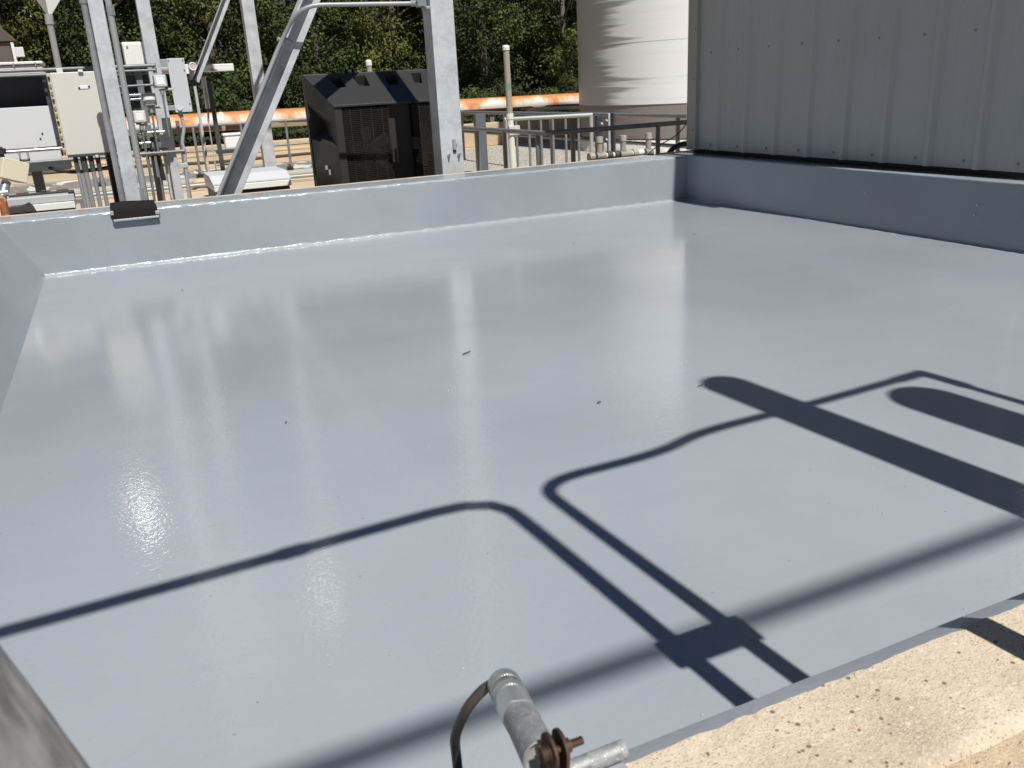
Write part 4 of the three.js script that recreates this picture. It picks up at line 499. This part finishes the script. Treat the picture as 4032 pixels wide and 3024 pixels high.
// ---------------------------------------------------------------- beside and behind the camera: what casts the shadows on the floor
{
  const z = -0.3, c = thing('conduit', 'steel conduit rising by the bare concrete wall and bending along it', 'conduit', [0.76, GY, z]); part(c, 'pipe', bent([[0.76, GY, z], [0.76, 2.033, z], [-0.25, 1.959, z], [-2.6, 1.87, z]], 0.019, 0.16, 16), GALV); part(c, 'coupling', [rod([0.32, 2.001, z], [0.26, 1.996, z], 0.023), rod([0.76, 0.46, z], [0.76, 0.52, z], 0.024)], GALV);
  const d = thing('conduit', 'steel conduit rising by the bare concrete wall with an offset kink', 'conduit', [0.872, GY, z]); part(d, 'pipe', bent([[0.866, GY, z], [0.872, 2.04, z], [1.235, 2.046, z], [1.38, 2.129, z], [1.76, 2.137, z], [2.235, 2.177, z]], 0.018, 0.13, 16), GALV); part(d, 'pipe', rod([2.24, 2.164, z], [2.245, GY, z], 0.017), GALV); part(d, 'elbow', [rod([2.13, 2.167, z], [2.24, 2.177, z], 0.022), rod([2.24, 2.184, z], [2.242, 1.965, z], 0.024)], GALV); part(d, 'coupling', rod([0.867, 0.46, z], [0.867, 0.52, z], 0.024), GALV);
  const p = thing('strut_bracket', 'steel strut plate clamping the two rising conduits together', 'bracket', [0.81, 0.96, z - 0.02]); part(p, 'strut', [rb(0.728, 0.9, 0.98, 1.03, z - 0.04, z + 0.012, 0.004)], GALV);
  const e = thing('standpipe', 'tall domed steel standpipe outside the bare concrete wall', 'standpipe', [1.706, GY, -0.25]); const cap = (x, y, zz, r) => { const g = new THREE.SphereGeometry(r, 24, 10, 0, 6.283, 0, Math.PI / 2); g.translate(x, y, zz); return g; }; part(e, 'pipe', rod([1.706, GY, -0.25], [1.706, 2.587, -0.25], 0.075, 24), GALV); part(e, 'dome', cap(1.706, 2.587, -0.25, 0.075), GALV);
  const f = thing('standpipe', 'short thick domed standpipe outside the bare concrete wall', 'standpipe', [2.07, GY, -0.2]); part(f, 'pipe', rod([2.07, GY, -0.2], [2.07, 2.065, -0.2], 0.1, 24), GALV); part(f, 'dome', cap(2.07, 2.065, -0.2, 0.1), GALV);
  const o = thing('overhead_pipe', 'overhead pipe carried high on two poles behind the walkway', 'pipe', [2, GY, 2.36]); part(o, 'pipe', rod([-5, 5.02, 2.36], [8.6, 4.98, 2.36], 0.021, 14), GALV); for (const x of [-4.8, 8.4]) part(o, 'pole', rod([x, GY, 2.36], [x, 5.05, 2.36], 0.06, 14), GALV);
}
// ---------------------------------------------------------------- foreground clamp, cable and post
{
  const t = thing('sensor_fitting', 'galvanised pipe fitting with knurled cable gland clamped over the wall edge', 'fitting', [0.19, 0.47, -0.45]);
  const B = V([0.172, 0.51, -0.38]), T = V([0.212, 0.44, -0.538]), ax = T.clone().sub(B).normalize(), turn = new THREE.Quaternion().setFromUnitVectors(new THREE.Vector3(0, 1, 0), ax);
  const put = (g) => { g.applyQuaternion(turn); g.translate(...B.toArray()); return g; }, ring = (pts, n = 40) => put(new THREE.LatheGeometry(pts.map((p) => new THREE.Vector2(...p)), n));
  part(t, 'pipe_body', ring([[0.0001, 0.006], [0.0106, 0.006], [0.0106, 0.001], [0.0112, 0], [0.0118, 0], [0.0123, 0.0008], [0.0123, 0.083], [0.0116, 0.085], [0.006, 0.085]]), FITGALV);
  part(t, 'hex_nut', put((() => { const g = new THREE.CylinderGeometry(0.0148, 0.0148, 0.028, 6, 1); g.rotateY(0.4); g.translate(0, 0.099, 0); return g.toNonIndexed(); })()), ZINC);
  part(t, 'gland', ring([[0.006, 0.113], [0.0122, 0.113], [0.0128, 0.115], [0.0128, 0.142], [0.0116, 0.145], [0.0116, 0.15], [0.013, 0.153], [0.013, 0.175], [0.011, 0.177], [0.005, 0.177]]), ZINC);
  for (const [s0, s1] of [[0.155, 0.174], [0.128, 0.138]]) { const g = []; for (let i = 0; i < 40; i++) { const k = new THREE.BoxGeometry(0.0009, s1 - s0, 0.0012); k.translate(0, (s0 + s1) / 2, s0 > 0.15 ? 0.0132 : 0.013); k.rotateY(i * 2 * Math.PI / 40); g.push(put(k)); } part(t, 'knurling', g, ZINC).userData.kind = 'stuff'; }
  const c = thing('sensor_cable', 'dark cable looping from the knurled gland down into the pan', 'cable', [0.19, 0.4, -0.56]); part(c, 'cable', tube([[0.2105, 0.442, -0.532], [0.2115, 0.439, -0.541], [0.2, 0.435, -0.547], [0.186, 0.411, -0.558], [0.181, 0.365, -0.582], [0.186, 0.313, -0.6], [0.19, 0.15, -0.61], [0.19, 0.012, -0.62]], 0.0046, 70, 12), CABLE);
  const k = thing('beam_clamp', 'rusty twin-plate clamp with a threaded bolt on the wall edge', 'clamp', [0.19, 0.335, -0.42]);
  const plate = (x) => { const s = new THREE.Shape(); s.moveTo(-0.01, -0.19); s.lineTo(-0.0098, 0); s.absarc(0, 0, 0.0098, Math.PI, 0, true); s.lineTo(0.012, -0.19); s.closePath(); const g = extr(s, 0.0014, 0.0005); g.rotateY(Math.PI / 2); g.rotateX(0.12); g.translate(x, 0.5255, -0.371); return g; };
  part(k, 'plate', plate(0.1722), RUST); part(k, 'plate', plate(0.1795), RUST);
  const bz = -0.37, by = 0.5245; part(k, 'bolt_head', rod([0.1665, by, bz], [0.1705, by, bz], 0.005, 6), RUST); part(k, 'washer', rod([0.1705, by, bz], [0.1717, by, bz], 0.0058, 20), RUST); part(k, 'nut', rod([0.182, by, bz], [0.1855, by, bz], 0.0046, 6), RUST);
  part(k, 'bolt', [rod([0.168, by, bz], [0.1945, by, bz], 0.0022, 14), ...[...Array(9)].map((_, i) => rod([0.186 + i * 0.00095, by, bz], [0.1866 + i * 0.00095, by, bz], 0.0026, 14))], RUST);
  part(k, 'saddle', rb(0.165, 0.19, 0.336, 0.36, -0.42, -0.37, 0.004, 2), RUST);
  const r = thing('round_bar', 'short galvanised round bar lying along the inner wall edge', 'bar', [0.26, 0.345, -0.52]); part(r, 'bar', rod([0.19, 0.3455, -0.5195], [0.314, 0.3445, -0.521], 0.0085, 20), FITGALV); part(r, 'saddle_plate', rb(0.245, 0.31, 0.333, 0.339, -0.515, -0.475, 0.002), GALVDULL);
  const n = thing('rusty_nut', 'rusty hex nut beside the short round bar', 'nut', [0.284, 0.345, -0.492]); part(n, 'nut', rod([0.284, 0.338, -0.489], [0.284, 0.349, -0.489], 0.008, 6), RUST); part(n, 'stud', rod([0.284, 0.349, -0.489], [0.284, 0.354, -0.489], 0.0045, 12), RUST);
}
{ // weathered leaning timber close by the camera
  const t = thing('timber_prop', 'rough weathered grey timber leaning by the wall with a long dark crack', 'timber', [0.1, GY, -0.3]);
  const R = 0.09, d = V([0.277, -0.961, 0]).normalize(), e = V([-0.065, 0.7, -0.3]).add(V([-0.961, -0.277, 0]).multiplyScalar(R * 0.985)), side = V([0.961, 0.277, 0]), n = 120, m = 90, pos = [], idx = [];
  for (let j = 0; j <= m; j++) for (let i = 0; i <= n; i++) { const a = i / n * 2 * Math.PI, s = -0.3 + 1.55 * j / m, w = R * (1 + 0.05 * (fbm(i / n, j / m * 0.3, 22, 4, 281) - 0.5) + 0.02 * (fbm(i / n, j / m, 40, 3, 283) - 0.5)), cr = Math.exp(-(((a - 0.72 - 0.05 * Math.sin(s * 22)) / 0.028) ** 2)) * 0.011 * Math.min(1, Math.max(0, (s + 0.02) / 0.05)), r = w - cr; const c = e.clone().addScaledVector(d, s).addScaledVector(side, r * Math.cos(a)); pos.push(c.x, Math.max(GY, c.y), c.z + r * Math.sin(a)); }
  for (let j = 0; j < m; j++) for (let i = 0; i < n; i++) { const q = j * (n + 1) + i; idx.push(q, q + 1, q + n + 1, q + 1, q + n + 2, q + n + 1); }
  const g = new THREE.BufferGeometry(); g.setAttribute('position', new THREE.Float32BufferAttribute(pos, 3)); g.setIndex(idx); g.computeVertexNormals();
  const wm = tex(512, [0.16, 0.16], (u, v) => { const x = u + 0.28 * v, k = 0.45 + 0.55 * fbm(u, v, 9, 4, 291) + 0.5 * (fbm(u, v * 0.5, 26, 3, 297) - 0.4); return [0.36 * k, 0.36 * k, 0.37 * k]; }); part(t, 'timber', g, mat(0xffffff, 0.92, { map: wm, bumpMap: wm, bumpScale: 0.004 }));
  part(t, 'end_grain', rod(e.clone().addScaledVector(d, -0.304).toArray(), e.clone().addScaledVector(d, -0.298).toArray(), R * 0.96, 32), mat(0xffffff, 0.92, { map: wm }));
}
// ---------------------------------------------------------------- bits lying on the paint
for (const [x, z, l, a, w] of [[1.02, -2.74, 0.05, 0.5, 0.009], [1.17, -2.06, 0.016, 0.2, 0.008], [1.5, -2.02, 0.022, 0.1, 0.004], [0.32, -2.4, 0.008, 0.9, 0.006], [3.05, -4.2, 0.014, 0.4, 0.006], [0.2, -4.55, 0.012, 0.2, 0.008], [2.35, -4.4, 0.01, 0.2, 0.006]]) {
  const t = thing('leaf_scrap', 'tiny dark scrap of leaf stuck on the grey floor', 'debris', [x, 0, z], 'scraps on the floor'); const g = extr(poly([[-0.5, 0], [-0.2, 0.4], [0.2, 0.25], [0.5, 0.1], [0.3, -0.3], [-0.1, -0.2]]), 0.002, 0); g.scale(l, w, 1); g.rotateX(-Math.PI / 2); g.rotateY(a); g.translate(x, 0.004, z); part(t, 'scrap', g, mat(col(0.05, 0.045, 0.04), 0.9));
}
{ // nibs and drips standing in the paint film
  const g = []; for (let i = 0; i < 520; i++) { const near = i < 170, x = near ? rr(0.0, 0.6) : rr(XL + 0.05, XR - 0.1), z = near ? -1.55 + rr(-0.45, 0.3) : -0.7 - 4.7 * rnd() ** 1.2, r = rr(0.0008, near ? 0.0017 : 0.0026), q = new THREE.SphereGeometry(r, 8, 4, 0, 6.283, 0, 1.57); q.scale(1, 0.75, 1); q.translate(x, -0.0002 + 0.0015 * (fbm(x / 8 + 0.5, z / 8 + 0.5, 9, 3, 131) - 0.5), z); g.push(q); }
  const o = mesh('paint_nibs', g, mat(col(0.36, 0.39, 0.42), 0.06, { clearcoat: 1, clearcoatRoughness: 0.05 })); o.userData = { kind: 'stuff', label: 'tiny glossy nibs standing in the grey floor paint', category: 'paint nibs' }; scene.add(o);
  const l = []; for (let i = 0; i < 420; i++) { const k = rr(0.005, 0.016), q = extr(poly([[-0.5, 0], [-0.1, 0.3], [0.5, 0.1], [0.1, -0.3]]), 0.0012, 0); q.scale(k, k * rr(0.4, 1), 1); q.rotateX(-Math.PI / 2 + rr(-0.5, 0.5)); q.rotateY(rr(0, 6.28)); q.translate(4.006 - 0.03 * rnd() ** 3, 0.331 + rr(0, 0.012), rr(-5.5, -1.5)); l.push(q); }
  const p = mesh('leaf_litter', l, mat(col(0.09, 0.065, 0.04), 0.95)); p.userData = { kind: 'stuff', label: 'dry brown litter caught along the ledge under the metal cladding', category: 'leaf litter' }; scene.add(p);
}
renderer.render(scene, camera);
